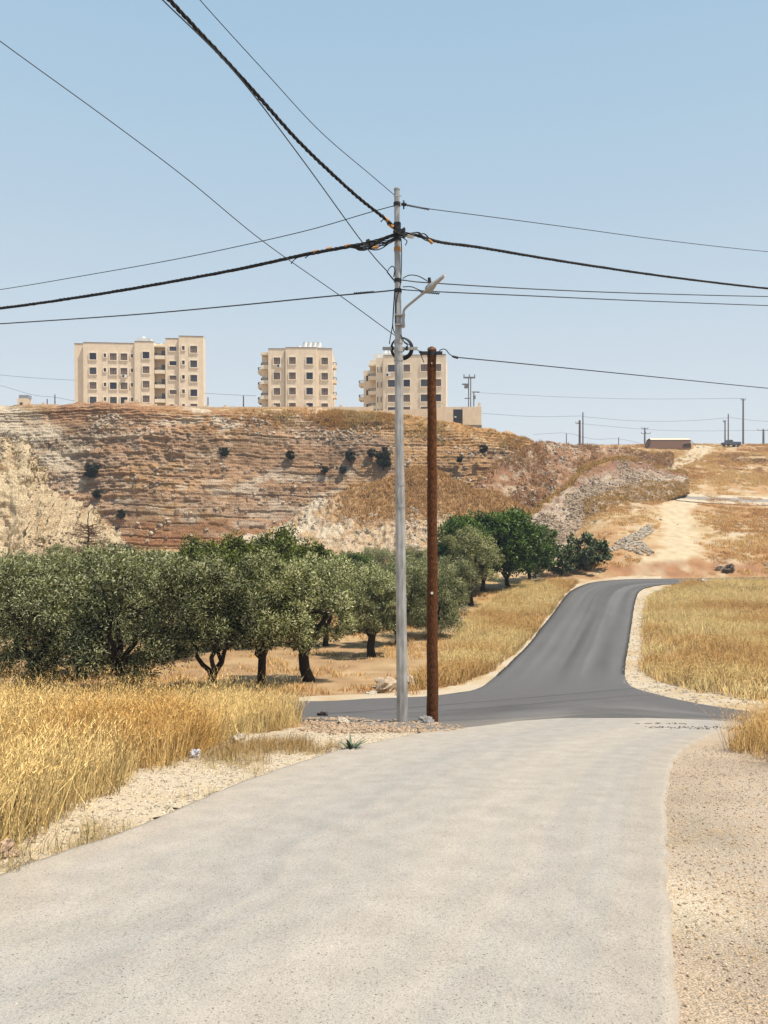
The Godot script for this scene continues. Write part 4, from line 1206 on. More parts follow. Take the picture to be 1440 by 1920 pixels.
func bundle(label: String, px: Array, core: float, strand: float, pitch: float, strands := 4) -> void:
	var pts := smooth3(in_air(px), 1)
	var line := smooth3(in_air(px), 400)
	var long := 0.0
	for i in 400: long += line[i].distance_to(line[i + 1])
	var n := int(long / 0.045)
	line = smooth3(in_air(px), n)
	var o := thing("twisted_cable", label, "cable", line[0])
	for k in strands:
		var p := PackedVector3Array()
		var wob := 0.0
		for i in n + 1:
			var dir := (line[mini(i + 1, n)] - line[maxi(i - 1, 0)]).normalized()
			var x := Vector3.UP.cross(dir).normalized()
			var y := dir.cross(x)
			wob = 1.0 + 0.35 * n1.get_noise_2d(i * 0.6, k * 31.0)
			var a := TAU * (float(k) / strands + i * long / n / pitch)
			p.append(line[i] + (x * cos(a) + y * sin(a)) * core * wob - line[0])
		put("strand", rod(p, [strand], 5), M.cable, o)
	pts.clear()

func ring(center: Vector3, r: float, thick: float, axis: Basis) -> ArrayMesh:
	var p := PackedVector3Array()
	for i in 37: p.append(center + axis * Vector3(cos(TAU * i / 36), sin(TAU * i / 36), 0) * r)
	return rod(p, [thick], 7)

func lean(base: Vector3, top: Vector3) -> Basis:
	var y := (top - base).normalized()
	var x := y.cross(Vector3(0, 0, 1)).normalized()
	return Basis(x, y, x.cross(y))

func build_metal_pole() -> void:
	var b := at(754.5, 1360, 12.5)
	var t := at(744, 355, 12.5)
	var o := thing("street_lamp_pole", "tall grey galvanised metal pole carrying a street lamp and all the cables", "utility pole", b)
	var long := b.distance_to(t)
	var ax := lean(b, t)
	var along := func(py: float) -> Vector3: return ax.y * long * (1360.0 - py) / 1005.0
	# stepped shaft of three lengths, each with eight faces
	var secs := [[1362.0, 905.0, 0.0985, 0.083], [905.0, 640.0, 0.078, 0.068], [640.0, 355.0, 0.060, 0.047]]
	for q in secs:
		var m := rod(PackedVector3Array([along.call(q[0]), along.call((q[0] + q[1]) / 2), along.call(q[1])]), [q[2], (q[2] + q[3]) / 2, q[3]], 8, true)
		put("shaft", m, M.steel, o)
	for q in [[905.0, 0.087], [946.0, 0.088], [640.0, 0.073], [655.0, 0.075], [672.0, 0.076]]:
		put("collar", rod(PackedVector3Array([along.call(q[0] + 3), along.call(q[0] - 3)]), [q[1]], 12), M.steel_dull, o)
	put("cap", rod(PackedVector3Array([along.call(356), along.call(353.5)]), [0.052, 0.046], 10), M.steel_dull, o)
	for q in [[383.0, 0.058], [421.0, 0.062], [428.0, 0.06], [447.0, 0.06], [525.0, 0.062], [544.0, 0.064]]:
		put("clamp_band", rod(PackedVector3Array([along.call(q[0] + 3.5), along.call(q[0] - 3.5)]), [q[1]], 12), M.iron, o)
	put("orange_band", rod(PackedVector3Array([along.call(470), along.call(463)]), [0.0585], 12), M.tape, o)
	# top insulator
	var ins := put("insulator", rod(PackedVector3Array([at(753, 383, 12.42) - b, at(758, 383, 12.4) - b, at(762, 384, 12.4) - b]), [0.022, 0.032, 0.024], 10), M.iron, o)
	put("bolt", rod(PackedVector3Array([at(757, 376, 12.4) - b, at(757, 392, 12.4) - b]), [0.012], 6), M.iron, ins)
	put("bolt", rod(PackedVector3Array([at(738, 368, 12.42) - b, at(753, 367, 12.42) - b]), [0.008], 6), M.steel_dull, o)
	# the knot of clamps at the head of the bundles
	var cl := put("cable_clamp", box_mesh(at(752, 436, 12.38) - b, Vector3(0.11, 0.09, 0.08), Basis(Vector3(0, 0, 1), -0.4)), M.iron, o)
	for q in [[746, 428, 0.045], [757, 430, 0.035], [758, 442, 0.04], [740, 433, 0.04], [750, 446, 0.03]]:
		put("clamp_jaw", box_mesh(at(q[0], q[1], 12.36) - b, Vector3(q[2], q[2] * 1.3, 0.06), Basis(Vector3(0, 0, 1), q[0] * 0.7)), M.iron, cl)
	put("end_sleeve", rod(PackedVector3Array([at(764, 442, 12.4) - b, at(776, 444, 12.4) - b]), [0.034, 0.03], 8), M.porcelain, o)
	# lamp arm and head
	var arm := smooth3([at(757.5, 612, 12.4) - b, at(756.5, 588, 12.4) - b, at(760, 578, 12.38) - b, at(776, 564, 12.3) - b, at(802, 543, 12.15) - b], 24)
	var am := put("lamp_arm", rod(arm, [0.021], 8), M.steel_dull, o)
	put("arm_plate", box_mesh(at(755.5, 602, 12.41) - b, Vector3(0.035, 0.22, 0.03)), M.steel_dull, am)
	for y in [592.0, 610.0]: put("arm_clamp", box_mesh(at(750, y, 12.47) - b, Vector3(0.16, 0.022, 0.17)), M.steel_dull, am)
	var f0 := at(800, 545, 12.15) - b
	var f1 := at(834, 515, 11.85) - b
	var fx := (f1 - f0).normalized()
	var fy := Vector3(-0.35, 0.75, 0.55)
	fy = (fy - fx * fy.dot(fx)).normalized()
	var hb := Basis(fx, fy, fx.cross(fy))
	var long_h := f0.distance_to(f1)
	var s := Shape.new()
	var prof := [[0.0, 0.045, 0.035], [0.08, 0.085, 0.06], [0.22, 0.10, 0.065], [0.38, 0.09, 0.05], [0.5, 0.075, 0.032], [0.9, 0.07, 0.02], [1.0, 0.045, 0.01]]
	var rings := []
	for q in prof:
		var line := []
		for k in 12:
			var a := TAU * k / 12
			line.append(f0 + hb * Vector3(q[0] * long_h, sin(a) * q[2], cos(a) * q[1]))
		rings.append(line)
	for i in rings.size() - 1:
		for k in 12: s.quad(rings[i][k], rings[i][(k + 1) % 12], rings[i + 1][(k + 1) % 12], rings[i + 1][k])
	for k in range(1, 11): s.tri(rings[-1][0], rings[-1][k], rings[-1][k + 1])
	var head := put("lamp_head", s.mesh(), M.steel_dull, o)
	put("lens", box_mesh(f0 + hb * Vector3(long_h * 0.7, -0.022, 0), Vector3(long_h * 0.45, 0.012, 0.10), hb), plain(Color(0.62, 0.48, 0.36), 0.3), head)
	put("photocell", rod(PackedVector3Array([at(806, 529, 12.05) - b, at(804.5, 521, 12.05) - b]), [0.026], 8), M.iron, head)
	# crossarm with a coil of spare cable
	var ca := put("crossarm", box_mesh(at(750, 653.5, 12.62) - b, Vector3(0.57, 0.045, 0.045), Basis(Vector3(0, 0, 1), 0.0)), M.steel_dull, o)
	for x in [736.0, 763.0]: put("coil_hook", box_mesh(at(x, 653, 12.59) - b, Vector3(0.03, 0.07, 0.02)), M.iron, ca)
	for x in [-1.0, 0.0, 1.0]: put("cable_coil", ring(at(753 + x * 0.6, 653 + x, 12.66 + x * 0.015) - b, 0.168 + x * 0.012, 0.013, Basis.IDENTITY), M.cable, o)
	# cables that run down the pole and jumper loops round the knot
	for q in [
		[[752, 448, 12.42], [753, 480, 12.42], [751, 530, 12.42], [744, 560, 12.43], [741, 580, 12.44], [741, 610, 12.45]],
		[[740, 545, 12.45], [738, 580, 12.46], [736, 610, 12.5], [732, 632, 12.56], [730, 645, 12.62]],
		[[740, 545, 12.44], [737, 590, 12.5], [737, 615, 12.54], [742, 628, 12.58]],
		[[738, 520, 12.48], [740, 505, 12.45], [736, 499, 12.44], [730, 503, 12.4], [727, 508, 12.36]],
		[[755, 522, 12.42], [768, 516, 12.4], [785, 518, 12.35], [803, 528, 12.2]],
		[[755, 538, 12.42], [772, 538, 12.4], [790, 545, 12.36], [806, 546, 12.34]],
		[[760, 460, 12.4], [763, 452, 12.35], [757, 447, 12.34], [750, 444, 12.36]],
		[[755, 660, 12.6], [764, 648, 12.55], [758, 642, 12.5], [752, 628, 12.45]]]:
		put("jumper_cable", rod(smooth3(in_air(q).map(func(p): return p - b), 30), [0.008], 5), M.cable, o)
	# swarm of tails on the left bundle
	for k in 9:
		var y0 := 447.0 + rng.randf_range(-6, 10)
		var q := [[748, 438 + k, 12.4], [728 - rng.randf() * 6, y0 + rng.randf_range(-6, 6), 12.35], [705 + rng.randf() * 8, 456 + rng.randf_range(-6, 16), 12.36], [688 - rng.randf() * 10, 462 + rng.randf_range(-6, 10), 12.4], [665 - rng.randf() * 8, 461 + rng.randf_range(-2, 4), 12.45]]
		put("jumper_cable", rod(smooth3(in_air(q).map(func(p): return p - b), 24), [0.009], 5), M.cable, o)
	for k in 5:
		var q := [[758, 436 + k * 2, 12.4], [775 + k * 3, 440 + rng.randf_range(-6, 3), 12.4], [795, 437 + k * 3 + rng.randf_range(-2, 2), 12.45], [806, 449 + k, 12.5]]
		put("jumper_cable", rod(smooth3(in_air(q).map(func(p): return p - b), 20), [0.008], 5), M.cable, o)
	for q in [[[556, 479, 13.1], [575, 474, 13.0], [600, 470, 12.9]], [[546, 494, 13.2], [556, 484, 13.1], [580, 478, 13.0]], [[572, 484, 13.0], [582, 477, 13.0], [596, 472, 12.9]], [[714, 416, 12.2], [722, 410, 12.2], [727, 422, 12.3]], [[718, 402, 12.2], [722, 412, 12.22], [728, 420, 12.3]]]:
		put("cable_tail", rod(smooth3(in_air(q).map(func(p): return p - b), 12), [0.011, 0.008], 5), M.cable, o)
	for q in [[593, 472, 12.9, 0.038], [617, 467, 12.75, 0.04], [652, 461, 12.5, 0.036], [704, 464, 12.36, 0.03], [724, 411, 12.2, 0.034], [733, 423, 12.3, 0.036], [807, 453, 12.5, 0.03]]:
		var c := at(q[0], q[1], q[2]) - b
		var dir := (at(q[0] + 6, q[1] - (1 if q[0] < 710 else -5), q[2]) - b - c).normalized()
		put("tape", rod(PackedVector3Array([c - dir * 0.045, c + dir * 0.045]), [q[3] * 0.78], 8), M.tape, o)
	for q in [[690, 452], [684, 466], [697, 458], [688, 460]]:
		put("cable_connector", box_mesh(at(q[0], q[1], 12.36) - b, Vector3(0.06, 0.045, 0.05), Basis(Vector3(0, 0, 1), 0.3)), M.iron, o)
	put("turnbuckle", rod(PackedVector3Array([at(716, 447, 12.35) - b, at(737, 441, 12.4) - b]), [0.014, 0.01], 6), M.iron, o)
	put("guy_clamp", rod(PackedVector3Array([at(726, 510, 12.35) - b, at(739, 526, 12.43) - b]), [0.012], 6), M.iron, o)

func build_wooden_pole() -> void:
	var b := at(811, 1360, 12.7)
	var t := at(809.5, 655, 12.7)
	var o := thing("wooden_pole", "shorter brown wooden pole beside the metal pole", "utility pole", b)
	var p := PackedVector3Array()
	var rad := []
	for i in 25:
		p.append((t - b) * (i / 24.0) + Vector3(n1.get_noise_1d(i * 9.0), 0, n1.get_noise_1d(i * 9.0 + 300)) * 0.012)
		rad.append(lerpf(0.098, 0.071, i / 24.0) * (1 + 0.03 * n1.get_noise_1d(i * 20.0)))
	p[0] = Vector3(0, -0.3, 0)
	var s := Shape.new()
	s.col = Color(0.215, 0.083, 0.036)
	s.tube(p, rad, 16)
	put("shaft", s.mesh(), M.wood, o)
	put("cap", rod(PackedVector3Array([t - b - Vector3(0, 0.015, 0), t - b + Vector3(0, 0.02, 0), t - b + Vector3(0, 0.045, 0)]), [0.076, 0.07, 0.02], 12), plain(Color(0.30, 0.16, 0.10), 0.7), o)
	var band := put("clamp_band", rod(PackedVector3Array([at(809.5, 668, 12.7) - b, at(809.5, 660, 12.7) - b]), [0.078], 14), M.iron, o)
	for x in [[796.0, 662.0], [823.0, 662.0]]: put("clamp_arm", box_mesh(at(x[0], x[1], 12.62) - b, Vector3(0.11, 0.05, 0.05)), M.iron, band)
	put("tag", rod(PackedVector3Array([at(810, 1112, 12.61) - b, at(810, 1112, 12.595) - b]), [0.022], 10), M.porcelain, o)
	put("nail_plate", box_mesh(at(809.5, 681, 12.615) - b, Vector3(0.02, 0.03, 0.01)), M.steel_dull, o)
	put("insulator", rod(PackedVector3Array([at(786, 659, 12.66) - b, at(793, 662, 12.66) - b]), [0.02, 0.026], 8), M.iron, o)
	put("insulator", rod(PackedVector3Array([at(848, 668, 12.7) - b, at(859, 671, 12.7) - b]), [0.018, 0.022], 8), M.iron, o)
	put("jumper_cable", rod(smooth3(in_air([[820, 664, 12.66], [826, 656, 12.66], [835, 655, 12.66], [842, 663, 12.68], [850, 669, 12.7]]).map(func(q): return q - b), 20), [0.008], 5), M.cable, o)
	put("cable_tail", rod(smooth3(in_air([[787, 660, 12.66], [791, 670, 12.66], [795, 680, 12.66]]).map(func(q): return q - b), 8), [0.007], 5), M.cable, o)

func build_wires() -> void:
	bundle("thick twisted black cable running from the pole head up over the viewer", [[742, 431, 12.45], [724, 412, 12.2], [660, 360, 11.7], [560, 265, 11.0], [450, 142, 10.2], [318, 0, 9.4], [180, -150, 8.5], [0, -350, 7.4]], 0.017, 0.013, 0.26, 3)
	bundle("thick twisted black cable running left from the pole head, taped near the pole", [[746, 438, 12.4], [700, 453, 12.4], [650, 463, 12.5], [560, 480, 13.1], [440, 506, 13.7], [300, 532, 14.5], [150, 557, 15.2], [0, 578, 16.0], [-220, 603, 17.5]], 0.018, 0.013, 0.4)
	bundle("thick twisted black cable sagging away to the right from the pole head", [[758, 438, 12.4], [780, 441, 12.4], [800, 447, 12.6], [830, 455, 13.0], [900, 464, 13.8], [1000, 481, 14.8], [1100, 497, 15.8], [1260, 520, 17.5], [1440, 541, 19.5], [1650, 560, 22]], 0.016, 0.012, 0.45)
	cable("service_wire", "thin wire rising left of the thick overhead cable, clamped below the knot", [[727, 510, 12.37], [680, 455, 12.0], [560, 290, 11.0], [440, 135, 10.0], [305, 0, 9.0], [120, -180, 7.6]], 0.0085)
	cable("service_wire", "thin wire running overhead to the very top of the metal pole", [[741, 367, 12.45], [700, 332, 12.1], [600, 246, 11.4], [500, 138, 10.6], [375, 0, 9.6], [220, -180, 8.4]], 0.006)
	cable("service_wire", "long thin wire from the upper left, passing behind the metal pole to the wooden pole", [[790, 661, 12.66], [735, 625, 12.75], [640, 556, 12.5], [490, 450, 12.0], [350, 335, 11.4], [200, 222, 10.8], [0, 77, 10.0], [-250, -110, 9]], 0.007)
	cable("service_wire", "thin wire leaving the pole's top clamp to the left", [[738, 386, 12.4], [690, 399, 12.6], [560, 436, 13.2], [350, 482, 14.3], [150, 518, 15.4], [0, 543, 16.4], [-220, 575, 18]], 0.0075)
	cable("service_wire", "lowest wire on the left side, meeting the pole below the lamp head", [[739, 544, 12.44], [700, 548, 12.5], [600, 557, 12.9], [450, 572, 13.6], [250, 590, 14.6], [0, 607, 16.0], [-220, 620, 17.5]], 0.012)
	cable("service_wire", "highest wire on the right, with a wrapped end at the top insulator", [[760, 384, 12.4], [800, 391, 12.6], [900, 404, 13.4], [1080, 428, 15.0], [1250, 451, 16.6], [1440, 472, 18.5], [1650, 490, 21]], 0.0075)
	cable("service_wire", "upper of the two wires that pass right behind the lamp head", [[753, 525, 12.42], [800, 530, 12.6], [1000, 542, 14.0], [1200, 550, 15.6], [1440, 556, 18.0], [1650, 558, 20]], 0.0105)
	cable("service_wire", "lower of the two wires that pass right behind the lamp arm", [[753, 543, 12.42], [820, 547, 12.7], [1000, 555, 14.0], [1200, 564, 15.6], [1440, 573, 18.0], [1650, 580, 20]], 0.0105)
	cable("service_wire", "single wire from the wooden pole sagging out to the right", [[856, 670, 12.7], [950, 679, 13.3], [1100, 694, 14.4], [1250, 709, 15.8], [1440, 728, 18.0], [1650, 747, 20]], 0.010)
	var tw := PackedVector3Array()
	for i in 61:
		var q := at(762 + i * 0.72, 384.5 + i * 0.14, 12.4 + i * 0.004)
		tw.append(q + Vector3(0, sin(i * 1.4), cos(i * 1.4)) * 0.014)
	tag(put("wire_wrap", rod(tw, [0.007], 5), M.cable), "wrapped wire end right of the top insulator", "cable")
	for q in [[682, 548.5, 12.55], [806, 546, 12.36]]:
		var w := PackedVector3Array()
		for i in 51: w.append(at(q[0] - 18 + i * 0.72, q[1] + 1.6 - i * 0.06 * (1 if q[0] < 750 else -1), q[2]) + Vector3(0, sin(i * 1.3), cos(i * 1.3)) * 0.012)
		tag(put("wire_wrap", rod(w, [0.008], 5), M.cable), "wrapped preformed grip on the %s lower wire beside the metal pole" % ("left" if q[0] < 750 else "right"), "cable")
	# far lines
	for q in [
		["faint far wire reaching the left edge of the widest block", [[-100, 693, 190], [0, 703, 180], [70, 709, 176], [141, 713, 172]]],
		["faint far wire between the widest and the middle block", [[380, 737, 166], [430, 740, 168], [480, 742, 168]]],
		["low far wire sloping down at the left edge over the hut", [[-60, 715, 190], [0, 723, 185], [60, 740, 182], [103, 745, 180], [140, 752, 178]]],
		["highest faint wire from the transformer pole to the tall lattice post", [[893, 736, 205], [1050, 744, 208], [1200, 748, 212], [1393, 747, 215]]],
		["far wire from the gatehouse to the taller of the paired poles", [[904, 775, 190], [1000, 781, 200], [1092, 780, 212]]],
		["far wire sagging between the two taller hill poles over the tent", [[1093, 781, 212], [1170, 788, 214], [1240, 790, 216], [1310, 788, 216], [1366, 783, 216]]],
		["far wire from the right hill poles out of the frame", [[1366, 782, 216], [1400, 787, 220], [1440, 790, 225], [1500, 793, 230]]],
		["lower faint wire running along the hill behind the tent", [[1087, 794, 212], [1209, 805, 235], [1300, 808, 240], [1430, 807, 245], [1520, 809, 250]]],
		["lowest faint wire between the small posts left of the tent", [[1000, 815, 220], [1062, 812, 222], [1110, 823, 225], [1160, 823, 228], [1200, 831, 230]]]]:
		cable("distant_wire", q[0], q[1], 0.035, "distant wires", 24)

func far_pole(label: String, px: float, y0: float, y1: float, d: float, width: float, arms: Array, mat: Material, kind := "distant_pole") -> void:
	var b := at(px, y1, d)
	var t := at(px, y0, d)
	b.y -= 0.8
	var o := thing(kind, label, "utility pole", b, 0, "poles on the far hill")
	put("shaft", rod(PackedVector3Array([Vector3.ZERO, t - b]), [width, width * 0.75], 6), mat, o)
	for a in arms:          # [py, x from, x to]
		var m := at(px + (a[1] + a[2]) / 2, a[0], d) - b
		var wide: float = (a[2] - a[1]) * d / F
		var ar := put("crossarm", box_mesh(m, Vector3(wide, 0.16, 0.16)), mat, o)
		for x in [-0.48, 0.0, 0.48]: put("insulator", box_mesh(m + Vector3(x * wide, 0.3, 0), Vector3(0.12, 0.45, 0.12)), mat, ar)

func build_far_poles() -> void:
	var g := plain(Color(0.16, 0.16, 0.17), 0.8)
	var w := plain(Color(0.13, 0.10, 0.09), 0.9)
	far_pole("thick short far pole with one arm, left of a taller thin one", 1087, 788, 832, 211, 0.35, [[794, -8, 1]], w)
	far_pole("tall thin far pole beside a thick short one, left of the tent", 1093, 773, 832, 212, 0.2, [], w)
	far_pole("far lattice pole with two crossarms just left of the tent", 1209, 802, 834, 235, 0.3, [[804, -6, 6], [813, -6, 11]], g)
	far_pole("shorter of the two thin poles above the pickup", 1359.5, 790, 832, 214, 0.22, [[791, -4, 1]], w)
	far_pole("taller of the two thin poles above the pickup", 1365.5, 776, 832, 216, 0.2, [], w)
	far_pole("tallest far lattice post right of the pickup, forked at its top", 1393.5, 748, 832, 215, 0.3, [[750, -4, 4]], g)
	far_pole("T-shaped far pole at the right edge of the hill", 1431.5, 805, 832, 245, 0.4, [[807, -11, 9]], g)
	far_pole("small bare post on the slope below the paired poles' left", 1062, 812, 834, 222, 0.15, [], w)
	far_pole("small bare post between the paired poles and the tent", 1160, 820, 838, 228, 0.15, [], w)
	far_pole("post standing right of the widest block", 390, 745, 775, 165, 0.15, [], w)
	far_pole("post standing left of the middle block", 456.5, 742, 775, 166, 0.17, [], w)
	far_pole("left of the two small posts near the hut", 88.5, 748, 775, 175, 0.15, [], w)
	far_pole("right of the two small posts near the hut, with a wire", 103, 740, 775, 178, 0.17, [], w)
	# transformer pole behind the gatehouse
	var b := at(881, 765, 175)
	b.y -= 2.0
	var o := thing("transformer_pole", "steel transformer pole with crossarms standing behind the gatehouse", "utility pole", b)
	var k := 175.0 / F
	for x in [-2.5, 1.5]: put("shaft", box_mesh(at(881 + x, 738, 175) - b, Vector3(0.22, 7.6, 0.22)), g, o)
	var c := put("crossarm", box_mesh(at(880, 708, 175) - b, Vector3(22 * k, 0.35, 0.3)), g, o)
	for x in [870.0, 880.0, 890.0]: put("insulator", box_mesh(at(x, 705, 175) - b, Vector3(0.2, 0.7, 0.2)), g, c)
	put("crossarm", box_mesh(at(873, 720.5, 175) - b, Vector3(13 * k, 0.3, 0.3)), g, o)
	put("transformer", box_mesh(at(874, 725, 174.6) - b, Vector3(0.8, 0.7, 0.6)), g, o)
	put("crossarm", box_mesh(at(892, 735, 175) - b, Vector3(14 * k, 0.2, 0.2)), g, o)
	put("crossarm", box_mesh(at(876, 747, 175) - b, Vector3(10 * k, 0.2, 0.2)), g, o)
	for x in [887.5, 889.0]: put("shaft", box_mesh(at(x, 748, 175) - b, Vector3(0.12, 3.4, 0.12)), g, o)
	put("switch_box", box_mesh(at(889.5, 745, 174.6) - b, Vector3(0.5, 0.8, 0.4)), g, o)

# ------------------------------------------------------------------ buildings
func window_at(o: Node3D, u: float, h: float, w: float, tall: float, z: float, face := Basis.IDENTITY, origin := Vector3.ZERO, glass: Material = null) -> void:
	var s := Shape.new()
	var b := 0.17
	for q in [[-w / 2 - b / 2, 0.0, b, tall + 2 * b], [w / 2 + b / 2, 0.0, b, tall + 2 * b], [0.0, tall / 2 + b / 2, w, b], [0.0, -tall / 2 - b / 2, w, b]]:
		s.box(Vector3(q[0], q[1], 0.0), Vector3(q[2], q[3], 0.30))
	var win := put("window", s.mesh(), M.surround, o)
	win.transform = Transform3D(face, origin + face * Vector3(u, h, z))
	var f := Shape.new()
	var e := 0.09
	for q in [[-w / 2 + e / 2, 0.0, e, tall], [w / 2 - e / 2, 0.0, e, tall], [0.0, tall / 2 - e / 2, w - 2 * e, e], [0.0, -tall / 2 + e / 2, w - 2 * e, e], [0.0, 0.0, 0.05, tall - 2 * e]]:
		f.box(Vector3(q[0], q[1], 0.03), Vector3(q[2], q[3], 0.08))
	put("frame", f.mesh(), M.frame, win)
	put("pane", box_mesh(Vector3(0, 0, 0.015), Vector3(w - 2 * e, tall - 2 * e, 0.03)), glass if glass else M.glass, win)

func glasses() -> Array:
	return [M.glass, M.shade, M.shade, M.blind]

func wall_part(o: Node3D, x0: float, x1: float, y0: float, y1: float, z0: float, z1: float, mat: Material, called := "wall") -> MeshInstance3D:
	var s := Shape.new()
	s.span(x0, x1, y0, y1, z0, z1)
	return put(called, s.mesh(), mat, o)

func balcony(o: Node3D, x0: float, x1: float, y: float, z0: float, z1: float, railed := 0) -> void:
	var s := Shape.new()
	s.span(x0, x1, y, y + 0.2, z0, z1)
	var t := 0.12
	s.span(x0, x1, y + 0.2, y + 0.75, z1 - t, z1)
	s.span(x0, x0 + t, y + 0.2, y + 0.75, z0, z1 - t)
	s.span(x1 - t, x1, y + 0.2, y + 0.75, z0, z1 - t)
	var b := put("balcony", s.mesh(), M.wall_pale, o)
	var r := Shape.new()
	var n := maxi(3, int((x1 - x0) / 0.22))
	for i in n + 1: r.span(x0 + (x1 - x0 - 0.04) * i / n, x0 + (x1 - x0 - 0.04) * i / n + 0.04, y + 0.75, y + 1.15, z1 - 0.08, z1 - 0.04)
	r.span(x0, x1, y + 1.15, y + 1.23, z1 - 0.1, z1 - 0.02)
	r.span(x0, x0 + 0.06, y + 0.75, y + 1.2, z0, z1 - 0.1)
	r.span(x1 - 0.06, x1, y + 0.75, y + 1.2, z0, z1 - 0.1)
	put("railing", r.mesh(), M.iron, b)

func tank(at_: Vector3, r: float, tall: float, label: String) -> void:
	var o := thing("water_tank", label, "water tank", at_, 0, "white water tanks on the roofs")
	put("shell", rod(PackedVector3Array([Vector3.ZERO, Vector3(0, tall * 0.86, 0), Vector3(0, tall * 0.97, 0), Vector3(0, tall, 0)]), [r, r, r * 0.75, r * 0.2], 14), M.white, o)
	put("lid", rod(PackedVector3Array([Vector3(0, tall, 0), Vector3(0, tall + 0.1, 0)]), [r * 0.3], 10), M.white, o)

func ac_unit(o: Node3D, p: Vector3, label: String) -> void:
	var a := put("air_conditioner", box_mesh(p, Vector3(0.95, 0.62, 0.36)), M.white, o)
	a.set_meta("label", label)
	put("fan", rod(PackedVector3Array([p + Vector3(-0.12, 0, 0.17), p + Vector3(-0.12, 0, 0.21)]), [0.25], 12), M.iron, a)

func build_buildings() -> void:
	M.shade = plain(Color(0.20, 0.14, 0.11), 0.25)
	M.blind = plain(Color(0.03, 0.03, 0.06), 0.1)
	var gl := glasses()
	var gi := 0
	# ---- widest block, on the left
	var o := thing("apartment_building", "widest cream apartment block at the left end of the ridge, with stepped roofline", "building", Vector3(-65.3, 18.5, -163), 0.1)
	var P := [[0.0, 2.0, 16.25, -0.7, -14], [2.0, 12.6, 16.4, 0.0, -16], [12.6, 16.6, 16.75, 0.45, -16], [16.6, 18.9, 16.8, -1.9, -16], [18.9, 21.8, 17.6, 0.0, -14], [21.8, 26.9, 18.05, 0.55, -2.6]]
	for q in P: wall_part(o, q[0], q[1], -4, q[2], q[4], q[3], M.wall)
	for q in P:
		if q[3] > -1.5: wall_part(o, q[0] + 0.003, q[1] - 0.003, q[2], q[2] + 0.12, q[4] + 0.1, q[3] + 0.06, M.plinth, "coping")
	wall_part(o, 12.7, 15.6, 16.87, 17.9, -8, -1.5, M.white, "stair_house")
	var step := [0.0, 0.0, 0.0, 0.0, 0.0, 0.35, 1.65, 1.75, 1.75]
	for h in [13.55, 10.48, 7.41, 4.34, 1.27]:
		var i := 0
		for c in [[4.0, 1.4, 1.4, 0.0], [6.45, 0.5, 0.75, 0.0], [8.15, 1.4, 1.4, 0.0], [10.35, 1.4, 1.4, 0.0], [12.0, 0.5, 0.75, 0.0], [15.0, 1.4, 1.4, 0.45], [20.5, 1.45, 0.9, 0.0], [22.75, 0.55, 0.8, 0.55], [24.9, 1.42, 1.42, 0.55]]:
			gi = (gi * 7 + 3) % 11
			window_at(o, c[0], h + step[i] + (0.25 if c[2] < 1 else 0.0), c[1], c[2], c[3], Basis.IDENTITY, Vector3.ZERO, gl[gi % 4])
			i += 1
	for h in [13.2, 10.13, 7.06, 3.99, 0.92]:
		balcony(o, 16.7, 18.8, h, -1.9, 0.3)
		wall_part(o, 17.8, 18.7, h + 0.2, h + 2.2, -1.9, -1.8, M.glass, "balcony_door")
	wall_part(o, 16.603, 18.897, 15.8, 16.1, -1.9, 0.2, M.wall_pale, "balcony_roof")
	ac_unit(o, Vector3(10.4, 9.45, 0.28), "single white air conditioner below a third column window")
	var lb: Transform3D = o.transform
	for q in [[17.0, "small white tank left of the pair on the widest block", 1.1], [18.3, "small white tank right of the pair on the widest block", 1.3], [20.4, "white tank on the upper roof step of the widest block", 1.9], [1.6, "small white tank at the widest block's left roof corner", 0.75]]:
		tank(lb * Vector3(q[0], 16.4, -5), 0.75, q[2], q[1])
	var dish := put("satellite_dish", rod(PackedVector3Array([Vector3(0, 0, 0), Vector3(0.05, 0.12, 0.05), Vector3(0.08, 0.15, 0.08)]), [0.05, 0.35, 0.42], 12), M.steel_dull)
	dish.position = lb * Vector3(14.0, 18.0, -2.5)
	tag(dish, "tiny satellite dish on the stair house of the widest block", "satellite dish")
	# ---- middle block
	o = thing("apartment_building", "middle apartment block with four white tanks on its roof and balconies at both sides", "building", Vector3(-23.6, 19.5, -158), 0.02)
	P = [[0.0, 3.55, 13.05, 0.0], [3.55, 9.9, 13.2, 0.5], [9.9, 13.0, 13.1, 0.0]]
	for q in P:
		wall_part(o, q[0], q[1], -4, q[2], -14, q[3], M.wall)
		wall_part(o, q[0] + 0.003, q[1] - 0.003, q[2], q[2] + 0.12, -13.9, q[3] + 0.06, M.plinth, "coping")
	wall_part(o, -1.6, 0.0, -4, 11.9, -14, -2.2, M.wall_pale)
	for h in [10.6, 7.5, 4.4, 1.3]:
		for c in [[1.79, 0.0], [4.98, 0.5], [8.46, 0.5], [11.5, 0.0]]:
			gi = (gi * 5 + 7) % 13
			window_at(o, c[0], h, 1.32, 1.36, c[1], Basis.IDENTITY, Vector3.ZERO, gl[gi % 4])
		balcony(o, -1.55, -0.05, h - 1.5, -2.2, -0.4)
		wall_part(o, -1.1, -0.5, h - 1.2, h + 0.9, -2.2, -2.1, M.surround, "balcony_door")
		balcony(o, -2.6, -1.603, h - 1.9, -7, -3.5)
		balcony(o, 13.003, 13.75, h - 0.9, -5.5, -3.0)
	wall_part(o, -1.6, -0.05, 12.0, 12.5, -3.2, -0.6, M.wall_pale, "balcony_roof")
	ac_unit(o, Vector3(2.2, 9.55, 0.25), "air conditioner below the top left window")
	put("drain_pipe", rod(PackedVector3Array([Vector3(3.45, 0, 0.08), Vector3(3.45, 12.6, 0.08)]), [0.07], 6), M.frame, o)
	wall_part(o, 6.2, 11.6, 13.25, 14.3, -9, -4, M.white, "stair_house")
